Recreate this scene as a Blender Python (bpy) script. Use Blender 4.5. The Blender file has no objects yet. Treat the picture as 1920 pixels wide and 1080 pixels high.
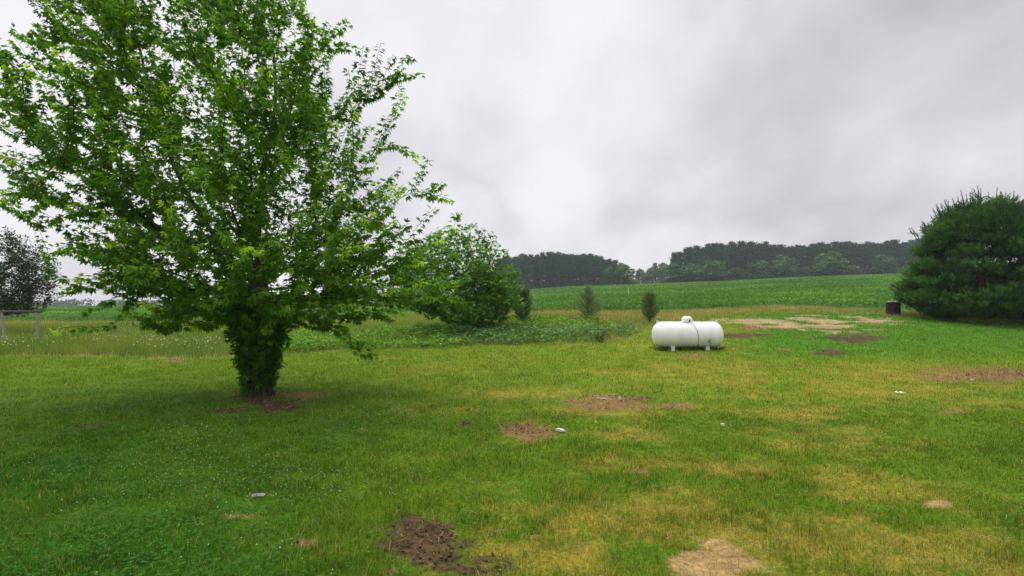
import bpy, math, random
import numpy as np
from math import radians, sin, cos, atan, pi
C = bpy.context.scene
col = C.collection
RNG = np.random.default_rng(7)
random.seed(7)

# ------------------------------------------------------------------ camera
F = 1000.0                       # focal length in photo pixels (1920 wide)
EYE = 2.0
PITCH = atan(0.032)
cam_d = bpy.data.cameras.new('camera'); cam = bpy.data.objects.new('camera', cam_d)
col.objects.link(cam); C.camera = cam
cam_d.sensor_width = 36.0; cam_d.lens = 36.0*F/1920.0
cam_d.clip_start = 0.05; cam_d.clip_end = 5000
cam.location = (0, 0, EYE); cam.rotation_euler = (pi/2 + PITCH, 0, 0)

# ------------------------------------------------------------------ world: overcast sky
SUN_EL, SUN_AZ = radians(58), radians(-35)      # soft light, up and a little to the left ahead
W = bpy.data.worlds.new('World'); C.world = W; W.use_nodes = True
nt = W.node_tree; nt.nodes.clear()
def N(t, kind, **kw):
    n = t.nodes.new(kind)
    for k, v in kw.items():
        if k == 'ins':
            for a, b in v.items(): n.inputs[a].default_value = b
        else: setattr(n, k, v)
    return n
def math_node(t, op, a, b=None, clamp=False):
    n = t.nodes.new('ShaderNodeMath'); n.operation = op; n.use_clamp = clamp
    for i, v in enumerate((a, b)):
        if v is None: continue
        if isinstance(v, (int, float)): n.inputs[i].default_value = v
        else: t.links.new(v, n.inputs[i])
    return n.outputs[0]
def world():
    L = nt.links.new
    out = N(nt, 'ShaderNodeOutputWorld')
    sky = N(nt, 'ShaderNodeTexSky', sky_type='NISHITA', sun_disc=False, sun_elevation=SUN_EL, sun_rotation=SUN_AZ)
    bg1 = N(nt, 'ShaderNodeBackground', ins={'Strength': 0.1}); L(sky.outputs[0], bg1.inputs[0])
    tc = N(nt, 'ShaderNodeTexCoord'); sep = N(nt, 'ShaderNodeSeparateXYZ'); L(tc.outputs['Generated'], sep.inputs[0])
    x, y, z = sep.outputs
    zz = math_node(nt, 'ADD', math_node(nt, 'MAXIMUM', z, 0.0), 0.55)
    comb = N(nt, 'ShaderNodeCombineXYZ')
    L(math_node(nt, 'DIVIDE', x, zz), comb.inputs[0]); L(math_node(nt, 'DIVIDE', y, zz), comb.inputs[1]); 
    mp = N(nt, 'ShaderNodeMapping'); mp.inputs['Rotation'].default_value = (0, 0, radians(28)); mp.inputs['Scale'].default_value = (2.1, 1.5, 1)
    mp.inputs['Location'].default_value = SKY_OFF
    L(comb.outputs[0], mp.inputs[0])
    n1 = N(nt, 'ShaderNodeTexNoise', ins={'Scale': 1.0, 'Detail': 3.0, 'Roughness': 0.45, 'Distortion': 0.4}); L(mp.outputs[0], n1.inputs['Vector'])
    n2 = N(nt, 'ShaderNodeTexNoise', ins={'Scale': 2.6, 'Detail': 7.0, 'Roughness': 0.52, 'Distortion': 0.3}); L(mp.outputs[0], n2.inputs['Vector'])
    v = math_node(nt, 'ADD', math_node(nt, 'MULTIPLY', n1.outputs[0], 0.72), math_node(nt, 'MULTIPLY', n2.outputs[0], 0.28))
    # broad darker bank of cloud to the right, brighter break ahead
    dk = math_node(nt, 'MULTIPLY', math_node(nt, 'SUBTRACT', x, 0.30), -0.30)
    dk = math_node(nt, 'MINIMUM', dk, 0.06)
    v = math_node(nt, 'ADD', v, dk)
    ramp = N(nt, 'ShaderNodeValToRGB'); L(v, ramp.inputs[0])
    cr = ramp.color_ramp; cr.elements[0].position = 0.27; cr.elements[0].color = (0.49, 0.48, 0.515, 1)
    cr.elements[1].position = 0.62; cr.elements[1].color = (0.95, 0.94, 0.965, 1)
    e = cr.elements.new(0.44); e.color = (0.72, 0.705, 0.74, 1)
    e = cr.elements.new(0.54); e.color = (0.88, 0.87, 0.90, 1)
    # overcast skies brighten towards the zenith
    zb = math_node(nt, 'MULTIPLY', math_node(nt, 'MAXIMUM', math_node(nt, 'SUBTRACT', z, 0.52), 0.0), 5.0)
    st = math_node(nt, 'ADD', zb, 1.0)
    bg2 = N(nt, 'ShaderNodeBackground'); L(ramp.outputs[0], bg2.inputs[0]); L(st, bg2.inputs[1])
    mix = N(nt, 'ShaderNodeMixShader', ins={0: 0.95}); L(bg1.outputs[0], mix.inputs[1]); L(bg2.outputs[0], mix.inputs[2])
    L(mix.outputs[0], out.inputs[0])
SKY_OFF = (0.35, 0.2, 0)
world()
sd = bpy.data.lights.new('sun', 'SUN'); sd.energy = 1.3; sd.angle = radians(28); sd.color = (1, 0.97, 0.92)
sun = bpy.data.objects.new('sun', sd); col.objects.link(sun)
sun.rotation_euler = (pi/2 - SUN_EL, 0, pi - SUN_AZ)   # light comes from azimuth SUN_AZ ahead
C.view_settings.view_transform = 'Standard'; C.view_settings.look = 'None'
C.view_settings.exposure = 0.0; C.view_settings.gamma = 1.0; C.view_settings.use_curve_mapping = False
cy = C.cycles; cy.max_bounces = 6; cy.diffuse_bounces = 3; cy.transmission_bounces = 4; cy.volume_bounces = 0
cy.transparent_max_bounces = 4; cy.use_denoising = True; cy.denoiser = 'OPENIMAGEDENOISE'; cy.denoising_input_passes = 'RGB_ALBEDO_NORMAL'; cy.denoising_prefilter = 'NONE'

# ------------------------------------------------------------------ noise and terrain
def _h(ix, iy, s):
    n = (ix.astype(np.int64)*374761393 + iy.astype(np.int64)*668265263 + s*2147483647) & 0xffffffff
    n = ((n ^ (n >> 13))*1274126177) & 0xffffffff
    n = n ^ (n >> 16)
    return (n & 0xffffff)/float(0xffffff)
def vnoise(x, y, s=0):
    ix = np.floor(x); iy = np.floor(y); fx = x-ix; fy = y-iy
    fx = fx*fx*(3-2*fx); fy = fy*fy*(3-2*fy)
    ix = ix.astype(np.int64); iy = iy.astype(np.int64)
    a = _h(ix, iy, s); b = _h(ix+1, iy, s); c = _h(ix, iy+1, s); d = _h(ix+1, iy+1, s)
    return (a*(1-fx)+b*fx)*(1-fy) + (c*(1-fx)+d*fx)*fy
def fbm(x, y, scale, s=0, octv=4, rough=.5):
    x = np.asarray(x, float)/scale; y = np.asarray(y, float)/scale
    t = 0; a = 1; tot = 0
    for k in range(octv):
        cx, sx = cos(.6*k), sin(.6*k)
        t = t + a*vnoise((x*cx-y*sx)*2**k+13.7*k, (x*sx+y*cx)*2**k+7.1*k, s+k); tot += a; a *= rough
    return t/tot
def sstep(a, b, x):
    t = np.clip((x-a)/(b-a), 0, 1); return t*t*(3-2*t)
def terrain(x, y):
    x = np.asarray(x, float); y = np.asarray(y, float)
    Y = np.maximum(y, 0.5)
    u = np.clip(x/Y, -1.4, 1.4)
    zl = np.interp(Y, [0, 21, 46, 150, 260, 500, 1000], [0, 0, .1, 1.05, .7, -.5, -1.5])
    z45 = np.interp(u, [.09, .3, .54, .75, 1.2], [1.35, 1.58, 1.92, 1.98, 2.1])
    z240 = 2 + .24*np.interp(u, [.03, .22, .39, .52, .74, 1.2], [29, 36, 42.5, 50, 58, 66])
    zr = np.where(Y < 18, 0, np.where(Y < 22, .14*(Y-18)/4, np.where(Y < 33, .14+1.16*(Y-22)/11,
         np.where(Y < 45, 1.30+(z45-1.30)*(Y-33)/12, z45+(z240-z45)*np.clip((Y-45)/195, 0, 1)))))
    zr = zr + sstep(240, 330, Y)*1.0
    w = sstep(-.38, .12, u)
    z = zl*(1-w) + zr*w
    z = z + (fbm(x, y, 3.0, 91, 3)-.5)*.07*sstep(2, 6, Y)
    return z
CP, SP = cos(PITCH), sin(PITCH)
def proj(x, y, z):
    dz = z-EYE
    f = y*CP + dz*SP; up = -y*SP + dz*CP
    f = np.maximum(f, .05)
    return 960+F*x/f, 540-F*up/f
def ground_at(px, py, far=400):
    """walk the view ray of a photo pixel to the terrain"""
    v = (540-py)/F
    dx, dy, dz = (px-960)/F, CP - v*SP, SP + v*CP
    t = np.geomspace(2, far, 6000)
    d = EYE + t*dz - terrain(t*dx, t*dy)
    i = int(np.argmax(d < 0)) if (d < 0).any() else len(t)-1
    t = t[i]
    return t*dx, t*dy, float(terrain(t*dx, t*dy))

# zones, as curves across the view
def lawn_edge(px): return np.interp(px, [-400, 0, 300, 420, 600, 700, 850, 960, 1130, 1180, 1215, 1250, 1400, 1500, 1650, 1800, 1920, 2400],
                                        [668, 668, 670, 668, 661, 655, 649, 646, 641, 628, 612, 603, 591, 585, 591, 603, 612, 620])
def crop_edge(px): return np.interp(px, [-400, 0, 200, 400, 700, 990, 1130, 1250, 1340, 1450, 1560, 1700, 1920, 2400],
                                        [606, 606, 604, 602, 598, 590, 586, 584, 580, 574, 577, 584, 590, 595])
def zones(x, y, z):
    px, py = proj(x, y, z)
    n = (fbm(x, y, 2.5, 5, 3)-.5)
    s = np.maximum(np.abs(y), 3)
    py2 = py + n*np.where(y > 17, 260, 60)/s
    lawn = np.where(y < 1.5, 1.0, (py2 > lawn_edge(px)).astype(float))
    crop = ((py < crop_edge(px)) & (y > 25)).astype(float)
    return px, py, lawn, crop

# bare patches: px, py, rx, ry (photo pixels on the ground), kind: 0 dark dirt, 1 tan straw, 2 brown dry, 3 pale sand
PATCH = [(800, 1022, 102, 38, 0), (880, 1068, 60, 12, 0), (905, 1050, 40, 8, 0), (735, 1072, 26, 9, 2), (1330, 1056, 92, 36, 1), (1155, 757, 74, 13, 2), (1190, 749, 45, 5, 0),
         (990, 811, 45, 17, 2), (975, 800, 30, 6, 0), (515, 762, 45, 11, 0), (565, 742, 50, 6, 2), (430, 772, 40, 5, 0), (490, 748, 40, 9, 0), (175, 801, 32, 4, 0), (870, 798, 12, 4, 0),
         (932, 997, 26, 4, 2), (1197, 884, 16, 4, 2), (1850, 704, 108, 14, 2), (1880, 700, 70, 9, 0), (1745, 696, 30, 4, 2), (1607, 636, 62, 8, 0), (1400, 628, 48, 5, 0),
         (1545, 606, 100, 13, 3), (1440, 604, 70, 7, 3), (1640, 604, 60, 4, 3), (1420, 614, 50, 5, 2), (1560, 661, 30, 5, 0), (320, 677, 30, 4, 2), (1760, 945, 20, 6, 1),
         (460, 970, 34, 3, 2), (575, 1018, 16, 8, 2), (1300, 668, 34, 3, 2), (1790, 772, 22, 4, 2), (1265, 762, 36, 4, 2), (1470, 655, 14, 3, 2)]
YELLOW = [(1400, 708, 150, 14), (1250, 700, 120, 10), (1690, 700, 160, 18), (1120, 770, 110, 12), (1180, 812, 90, 14), (1520, 775, 90, 14), (1490, 830, 110, 20), (1330, 690, 120, 8),
          (1000, 740, 120, 10), (760, 690, 200, 10), (1290, 940, 110, 30), (1120, 985, 90, 22), (1130, 870, 120, 16), (1640, 830, 160, 26), (1690, 930, 120, 25), (1500, 1010, 160, 40),
          (1250, 1010, 70, 24), (840, 770, 90, 14), (960, 960, 80, 14), (700, 670, 120, 6), (300, 690, 260, 9), (1780, 1010, 140, 40), (1850, 760, 90, 12), (1580, 890, 120, 20),
          (1700, 735, 140, 12), (1420, 745, 60, 10), (1010, 1040, 110, 24), (1390, 880, 90, 16), (80, 682, 150, 6), (1620, 990, 120, 30), (620, 1040, 100, 18), (330, 1010, 120, 16)]
GREEN = [(1380, 840, 60, 14), (1330, 790, 90, 12), (1080, 830, 90, 12), (1600, 790, 50, 9), (1470, 720, 30, 22), (1760, 880, 120, 16), (1830, 800, 110, 22), (1200, 1040, 60, 16),
         (1620, 668, 200, 10), (1800, 665, 140, 12), (1580, 950, 100, 14), (1760, 980, 90, 12), (200, 860, 330, 60), (260, 960, 200, 20), (120, 780, 260, 20), (560, 860, 120, 20), (1250, 840, 60, 12), (900, 880, 120, 18)]
def ell(px, py, e, n, soft=.35):
    d = ((px-e[0])/e[2])**2 + ((py-e[1])/e[3])**2
    return sstep(1+soft, 1-soft, np.sqrt(d) + (n-.5)*1.1)
def masks(x, y, px, py):
    """bare masks per kind + yellowness"""
    nf = .6*fbm(x, y, .45, 21, 4, .6) + .4*fbm(x, y, .16, 22, 3, .6)
    K = [np.zeros_like(px) for _ in range(4)]
    ok = y > 2.4
    for e in PATCH:
        nn = nf if e[1] > 690 else fbm(x*.5, y, .6, 24, 4, .6)
        m = ell(px, py, e, nn*2.6-.8, .25)*ok
        if e[4] == 3: m = m*sstep(.36, .50, fbm(x*.45, y, .8, 26, 4, .6))
        K[e[4]] = np.maximum(K[e[4]], m)
    ny = .40*fbm(x*.8, y*.8, .8, 31, 5, .7) + .30*fbm(x, y, .22, 35, 4, .75) + .30*fbm(x, y, .09, 36, 3, .7)
    pri = np.interp(px, [-300, 0, 400, 650, 850, 1100, 1500, 1920, 2300], [-.30, -.28, -.20, -.10, -.02, .03, .06, .02, 0])
    yel = np.zeros_like(px)
    for e in YELLOW: yel = np.maximum(yel, ell(px, py, e, ny, .75))
    grn = np.zeros_like(px)
    for e in GREEN: grn = np.maximum(grn, ell(px, py, e, ny, .75))
    pri = pri + .03*sstep(790, 740, py)*sstep(600, 700, px) - .22*sstep(1330, 1480, px)*sstep(682, 655, py) + .05*sstep(900, 1050, py)
    Yv = sstep(.43, .78, ny + pri - .055 + .11*yel - .12*grn)
    return K, Yv
def lawn_color(x, y, px, py, Yv):
    g1 = fbm(x, y, 1.6, 41, 4); g2 = fbm(x, y, .28, 43, 3)
    lush_shade = np.clip(np.interp(px, [-300, 100, 500, 900, 1200, 1700, 1920, 2200], [1, 1, .75, .35, .12, .15, .35, .4]) + (g1-.5)*1.3, 0, 1)  # lusher grass at left, with tree shade and edge darkening painted into its colour
    lush_shade = lush_shade*(np.interp(py, [640, 720, 900], [.12, .25, 1]))
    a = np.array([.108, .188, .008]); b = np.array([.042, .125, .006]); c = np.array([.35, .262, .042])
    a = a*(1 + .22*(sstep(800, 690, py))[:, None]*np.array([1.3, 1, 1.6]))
    colr = a*(1-lush_shade[:, None]) + b*lush_shade[:, None]
    fr = (sstep(1330, 1480, px)*sstep(682, 650, py))[:, None]; colr = colr*(1-fr) + np.array([.075, .20, .012])*fr
    Yv = Yv[:, None]
    colr = colr*(1-Yv*.78) + c*Yv*.78
    g3 = fbm(x, y, .07, 47, 2)
    return colr*(.55+.55*g2[:, None]+.40*g3[:, None])
KC = [np.array([.085, .050, .030]), np.array([.45, .30, .13]), np.array([.225, .132, .056]), np.array([.40, .285, .17])]
def ground_color(x, y, z):
    px, py, lawn, crop = zones(x, y, z)
    K, Yv = masks(x, y, px, py)
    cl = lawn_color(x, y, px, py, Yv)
    mead = np.array([.13, .17, .03])*(1-0) + 0*cl
    tan = sstep(.42, .62, fbm(x, y, 2.5, 61, 4))[:, None]
    mead = mead*(1-tan*.6) + np.array([.32, .26, .08])*tan*.6
    gcrop = np.array([.06, .13, .03])*(0.8+.4*fbm(x, y, 6, 71, 3)[:, None])
    out = cl*lawn[:, None] + mead*(1-lawn[:, None])
    out = out*(1-crop[:, None]) + gcrop*crop[:, None]
    nn = fbm(x, y, .09, 77, 3)[:, None]
    for k in range(4):
        m = K[k][:, None]*(1-crop[:, None])*(.95 if k != 2 else .9)
        cc = KC[k]*((.2+1.6*nn) if k == 0 else (.55+.9*nn))
        if k == 3: cc = KC[3]*(.6+.8*fbm(x*.6, y, .8, 79, 4)[:, None])
        out = out*(1-m) + cc*m
    return out, K, lawn, crop, Yv, px, py

# ------------------------------------------------------------------ mesh helpers
def tag(o, label=None, cat=None, group=None, kind=None):
    if label: o['label'] = label
    if cat: o['category'] = cat
    if group: o['group'] = group
    if kind: o['kind'] = kind
    return o
def empty(name, loc, rz=0):
    o = bpy.data.objects.new(name, None); col.objects.link(o); o.location = loc; o.rotation_euler = (0, 0, rz); o.empty_display_size = .3
    return o
def npmesh(name, V, Fc, colr=None, smooth=False):
    V = np.asarray(V, np.float32); Fc = np.asarray(Fc, np.int32)
    me = bpy.data.meshes.new(name)
    me.vertices.add(len(V)); me.vertices.foreach_set('co', V.ravel())
    me.loops.add(Fc.size); me.loops.foreach_set('vertex_index', Fc.ravel())
    me.polygons.add(len(Fc)); me.polygons.foreach_set('loop_start', np.arange(len(Fc), dtype=np.int32)*Fc.shape[1])
    if smooth: me.polygons.foreach_set('use_smooth', np.ones(len(Fc), bool))
    me.update(calc_edges=True)
    if colr is not None:
        at = me.color_attributes.new('Col', 'FLOAT_COLOR', 'POINT')
        c4 = np.ones((len(V), 4), np.float32); c4[:, :3] = colr
        at.data.foreach_set('color', c4.ravel())
    return me
def link(name, me, mat, parent=None):
    o = bpy.data.objects.new(name, me); col.objects.link(o)
    if mat and not me.materials: me.materials.append(mat)
    if parent: o.parent = parent
    return o
class MB:
    """collects simple solids into one mesh"""
    def __init__(s): s.v = []; s.f = []
    def add(s, v, f):
        b = len(s.v); s.v += [tuple(p) for p in v]; s.f += [tuple(i+b for i in q) for q in f]
    def box(s, c, d, rot=None):
        vs = []
        for k in range(8):
            p = np.array([(k & 1)-.5, (k >> 1 & 1)-.5, (k >> 2 & 1)-.5])*np.array(d)
            if rot is not None: p = rot @ p
            vs.append(p+np.array(c))
        s.add(vs, [(0, 2, 3, 1), (4, 5, 7, 6), (0, 1, 5, 4), (2, 6, 7, 3), (0, 4, 6, 2), (1, 3, 7, 5)])
    def tube(s, pts, rad, k=8, caps=True):
        pts = [np.array(p, float) for p in pts]
        if not hasattr(rad, '__len__'): rad = [rad]*len(pts)
        V = []
        for i, p in enumerate(pts):
            t = pts[min(i+1, len(pts)-1)]-pts[max(i-1, 0)]; t /= np.linalg.norm(t)+1e-9
            u = np.cross(t, [.31, .93, .17]); u /= np.linalg.norm(u)+1e-9; w = np.cross(t, u)
            for j in range(k):
                a = 2*pi*j/k; V.append(p+rad[i]*(cos(a)*u+sin(a)*w))
        Fq = [(i*k+j, i*k+(j+1) % k, (i+1)*k+(j+1) % k, (i+1)*k+j) for i in range(len(pts)-1) for j in range(k)]
        if caps: Fq += [tuple(range(k-1, -1, -1)), tuple((len(pts)-1)*k+j for j in range(k))]
        s.add(V, Fq)
    def lathe(s, prof, k=32, axis='z', org=(0, 0, 0)):
        V = []
        for r, h in prof:
            for j in range(k):
                a = 2*pi*j/k
                V.append((org[0]+r*cos(a), org[1]+r*sin(a), org[2]+h) if axis == 'z' else (org[0]+h, org[1]+r*cos(a), org[2]+r*sin(a)))
        n = len(prof)
        s.add(V, [(i*k+j, i*k+(j+1) % k, (i+1)*k+(j+1) % k, (i+1)*k+j) for i in range(n-1) for j in range(k)])
    def build(s, name, mat, parent=None, smooth=False, bevel=0):
        me = bpy.data.meshes.new(name); me.from_pydata(s.v, [], s.f)
        if smooth: me.polygons.foreach_set('use_smooth', [True]*len(me.polygons))
        me.update(); o = link(name, me, mat, parent)
        if bevel:
            b = o.modifiers.new('bevel', 'BEVEL'); b.width = bevel; b.segments = 2
        return o

# ------------------------------------------------------------------ materials
def mat_new(name):
    m = bpy.data.materials.new(name); m.use_nodes = True; t = m.node_tree; t.nodes.clear()
    return m, t, t.links.new, t.nodes.new('ShaderNodeOutputMaterial')
def foliage(name, trans=.35, rough=.55, spec=.25, tint=(1.15, 1.2, .55)):
    m, t, L, out = mat_new(name)
    at = N(t, 'ShaderNodeAttribute', attribute_name='Col')
    ps = N(t, 'ShaderNodeBsdfPrincipled', ins={'Roughness': rough, 'Specular IOR Level': spec}); L(at.outputs['Color'], ps.inputs['Base Color'])
    tr = N(t, 'ShaderNodeBsdfTranslucent')
    mx = N(t, 'ShaderNodeMix', data_type='RGBA', blend_type='MULTIPLY', ins={0: 1.0}); L(at.outputs['Color'], mx.inputs[6]); mx.inputs[7].default_value = (*tint, 1)
    L(mx.outputs[2], tr.inputs[0])
    ms = N(t, 'ShaderNodeMixShader', ins={0: trans}); L(ps.outputs[0], ms.inputs[1]); L(tr.outputs[0], ms.inputs[2]); L(ms.outputs[0], out.inputs[0])
    return m
def solid(name, base, rough=.6, metal=0, noise=0, nscale=8, second=None, bump=0, spec=.5, stretch=(1, 1, 1)):
    m, t, L, out = mat_new(name)
    ps = N(t, 'ShaderNodeBsdfPrincipled', ins={'Roughness': rough, 'Metallic': metal, 'Base Color': (*base, 1), 'Specular IOR Level': spec}); L(ps.outputs[0], out.inputs[0])
    if noise:
        tc = N(t, 'ShaderNodeTexCoord'); mp = N(t, 'ShaderNodeMapping'); mp.inputs['Scale'].default_value = stretch; L(tc.outputs['Object'], mp.inputs[0])
        nz = N(t, 'ShaderNodeTexNoise', ins={'Scale': nscale, 'Detail': 6.0, 'Roughness': .6}); L(mp.outputs[0], nz.inputs['Vector'])
        rp = N(t, 'ShaderNodeValToRGB'); L(nz.outputs[0], rp.inputs[0])
        s2 = second or tuple(c*(1-noise) for c in base)
        rp.color_ramp.elements[0].position = .35; rp.color_ramp.elements[0].color = (*s2, 1)
        rp.color_ramp.elements[1].position = .65; rp.color_ramp.elements[1].color = (*base, 1)
        L(rp.outputs[0], ps.inputs['Base Color'])
        if bump:
            bp = N(t, 'ShaderNodeBump', ins={'Strength': bump, 'Distance': .02}); L(nz.outputs[0], bp.inputs['Height']); L(bp.outputs[0], ps.inputs['Normal'])
    return m
def ground_mat():
    m, t, L, out = mat_new('ground_soil_and_turf')
    at = N(t, 'ShaderNodeAttribute', attribute_name='Col'); geo = N(t, 'ShaderNodeNewGeometry')
    nz = N(t, 'ShaderNodeTexNoise', ins={'Scale': 22.0, 'Detail': 8.0, 'Roughness': .7}); L(geo.outputs['Position'], nz.inputs['Vector'])
    rp = N(t, 'ShaderNodeValToRGB'); L(nz.outputs[0], rp.inputs[0])
    rp.color_ramp.elements[0].position = .32; rp.color_ramp.elements[0].color = (.35, .35, .35, 1)
    rp.color_ramp.elements[1].position = .68; rp.color_ramp.elements[1].color = (1.35, 1.3, 1.2, 1)
    mx = N(t, 'ShaderNodeMix', data_type='RGBA', blend_type='MULTIPLY', ins={0: 1.0}); L(at.outputs['Color'], mx.inputs[6]); L(rp.outputs[0], mx.inputs[7])
    ps = N(t, 'ShaderNodeBsdfPrincipled', ins={'Roughness': .95, 'Specular IOR Level': .1}); L(mx.outputs[2], ps.inputs['Base Color']); L(ps.outputs[0], out.inputs[0])
    bp = N(t, 'ShaderNodeBump', ins={'Strength': .8, 'Distance': .03}); L(nz.outputs[0], bp.inputs['Height']); L(bp.outputs[0], ps.inputs['Normal'])
    return m
M_grass = foliage('grass_blades', .30, .7, .06)
M_leaf = foliage('maple_leaves', .42, .5, .18, (1.25, 1.3, .5))
M_dull = foliage('broadleaf_foliage', .25, .6, .2)
M_needle = foliage('pine_needles', .12, .55, .25)
M_straw = foliage('dry_straw', .15, .7, .15, (1, 1, 1))
M_petal = foliage('white_petals', .3, .7, .1, (1, 1, 1))
M_bark = solid('dark_bark', (.085, .065, .050), .9, noise=.6, nscale=9, bump=.9, spec=.15, stretch=(1, 1, .25))
M_barkfar = solid('pine_bark', (.17, .12, .10), .9, noise=.5, nscale=3, spec=.1)
M_ground = ground_mat()

# ------------------------------------------------------------------ ground: one sheet to the horizon
def axis(parts, tail, n, sgn=1):
    a = list(parts); s = a[-1]; return a + [s + (tail-s)*((k/n)**2.2) for k in range(1, n+1)]
xs = np.concatenate([np.arange(-16, -2.5, .11), np.arange(-2.5, 3.5, .05), np.arange(3.5, 22.01, .11)]); xl = -np.array(axis([16.11], 560, 50))[::-1]; xr = np.array(axis([22.11], 560, 50))
ax = np.concatenate([xl, xs, xr])
yn = np.concatenate([np.arange(-24, 2.5, 2.0), np.arange(2.5, 8, .04), np.arange(8, 24, .10), np.arange(24, 50, .4), np.array(axis([50], 620, 60))])
gx, gy = np.meshgrid(ax, yn); X = gx.ravel(); Yy = gy.ravel(); Z = terrain(X, Yy)
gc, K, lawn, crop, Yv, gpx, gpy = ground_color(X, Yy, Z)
rough = K[0]*.9 + K[2]*.4 + K[1]*.2
Z2 = Z + rough*(fbm(X, Yy, .20, 51, 4, .75)-.42)*.17*(Yy < 14) + (fbm(X, Yy, .5, 55, 3)-.5)*.03*(Yy < 24)
nx, ny_ = len(ax), len(yn)
ii, jj = np.meshgrid(np.arange(nx-1), np.arange(ny_-1)); a0 = (jj*nx+ii).ravel()
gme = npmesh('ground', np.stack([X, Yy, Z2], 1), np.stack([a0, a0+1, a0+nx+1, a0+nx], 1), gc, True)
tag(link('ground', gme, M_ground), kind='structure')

# ------------------------------------------------------------------ blades and leaves
def blades(name, P, H, Wd, colr, mat, lean=.5, three=True, seed=1, tipcol=None, flat=0):
    r = np.random.default_rng(seed); n = len(P)
    az = r.uniform(0, 2*pi, n); ld = np.stack([np.cos(az), np.sin(az), 0*az], 1)
    az2 = az + pi/2 + r.normal(0, .5, n); wd = np.stack([np.cos(az2), np.sin(az2), 0*az], 1)*Wd[:, None]*.5
    ln = (r.random(n)*lean)[:, None]*H[:, None]
    up = np.array([0, 0, 1.])
    hh = H[:, None]
    b0 = P - wd; b1 = P + wd
    if three:
        mid = P + ld*ln*.35 + up*hh*.55; tip = P + ld*ln*1.2 + up*hh*(1-.35*lean*r.random((n, 1)))
        V = np.stack([b0, b1, mid+wd*.8, mid-wd*.8, tip], 1).reshape(-1, 3)
        k = np.arange(n)[:, None]*5
        Fc = np.concatenate([k+np.array([[0, 1, 2]]), k+np.array([[0, 2, 3]]), k+np.array([[3, 2, 4]])], 0)
        m = 5; w = np.array([.6, .6, .95, .95, 1.15])
    else:
        tip = P + ld*ln + up*hh
        V = np.stack([b0, b1, tip], 1).reshape(-1, 3); Fc = np.arange(n*3).reshape(-1, 3); m = 3; w = np.array([.7, .7, 1.15])
    cc = colr[:, None, :]*w[None, :, None]
    if tipcol is not None: cc[:, -1, :] = tipcol
    return link(name, npmesh(name, V, Fc, cc.reshape(-1, 3)), mat)
T_MAPLE = (np.array([(0, 0, 0), (.45, .15, .04), (1, 0, -.16), (.45, -.15, .04), (.22, .42, .03), (.66, .56, -.12), (.42, .12, .03), (.22, -.42, .03), (.66, -.56, -.12), (.42, -.12, .03)]),
           np.array([(0, 1, 2, 3), (0, 6, 5, 4), (0, 7, 8, 9)]))
T_LEAF = (np.array([(0, 0, 0), (.5, .27, .07), (1, 0, -.1), (.5, -.27, .07)]), np.array([(0, 1, 2), (0, 2, 3)]))
T_CARD = (np.array([(0, -.3, 0), (.15, .35, .1), (.8, .4, -.05), (1, -.25, .1)]), np.array([(0, 1, 2), (0, 2, 3)]))
def tuft(n, w=.045, spread=.9, seed=0):
    r = random.Random(seed); V = []; Fc = []
    for k in range(n):
        a = 2*pi*k/n + r.uniform(-.3, .3); sp = spread*(.35+.65*r.random()); d = np.array([1, sp*cos(a), sp*sin(a)]); d /= np.linalg.norm(d); d *= r.uniform(.8, 1.1)
        o = np.array([r.uniform(-.15, .35), 0, 0]); q = np.array([0, -sin(a), cos(a)])*w
        b = len(V); V += [o-q, o+q, o+d]; Fc.append((b, b+1, b+2))
    return np.array(V), np.array(Fc)
def unit(v): return v/(np.linalg.norm(v, axis=-1, keepdims=True)+1e-9)
def scatter(name, P, A, Nn, S, colr, tmpl, mat, parent=None, seed=0, jit=.08):
    Vt, Ft = tmpl; n = len(P); m = len(Vt)
    A = unit(A); B = unit(np.cross(Nn, A)); Cn = np.cross(A, B)
    M = np.stack([A, B, Cn], 1)                                 # n,3,3
    V = P[:, None, :] + S[:, None, None]*np.einsum('mk,nkj->nmj', Vt, M)
    Fc = (Ft[None, :, :] + (np.arange(n)*m)[:, None, None]).reshape(-1, Ft.shape[1])
    cc = np.repeat(colr, m, 0)
    return link(name, npmesh(name, V.reshape(-1, 3), Fc, cc), mat, parent)
def wedge(n, y0, y1, power, seed, margin=1.5, umax=1.02):
    """points in the part of the land the picture can see, denser nearer"""
    r = np.random.default_rng(seed)
    ys = np.linspace(y0, y1, 400); w = (2*umax*ys+2*margin)*ys**(-power); c = np.cumsum(w); c /= c[-1]
    y = np.interp(r.random(n), c, ys); x = (r.random(n)*2-1)*(umax*y+margin)
    return x, y, r

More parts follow.
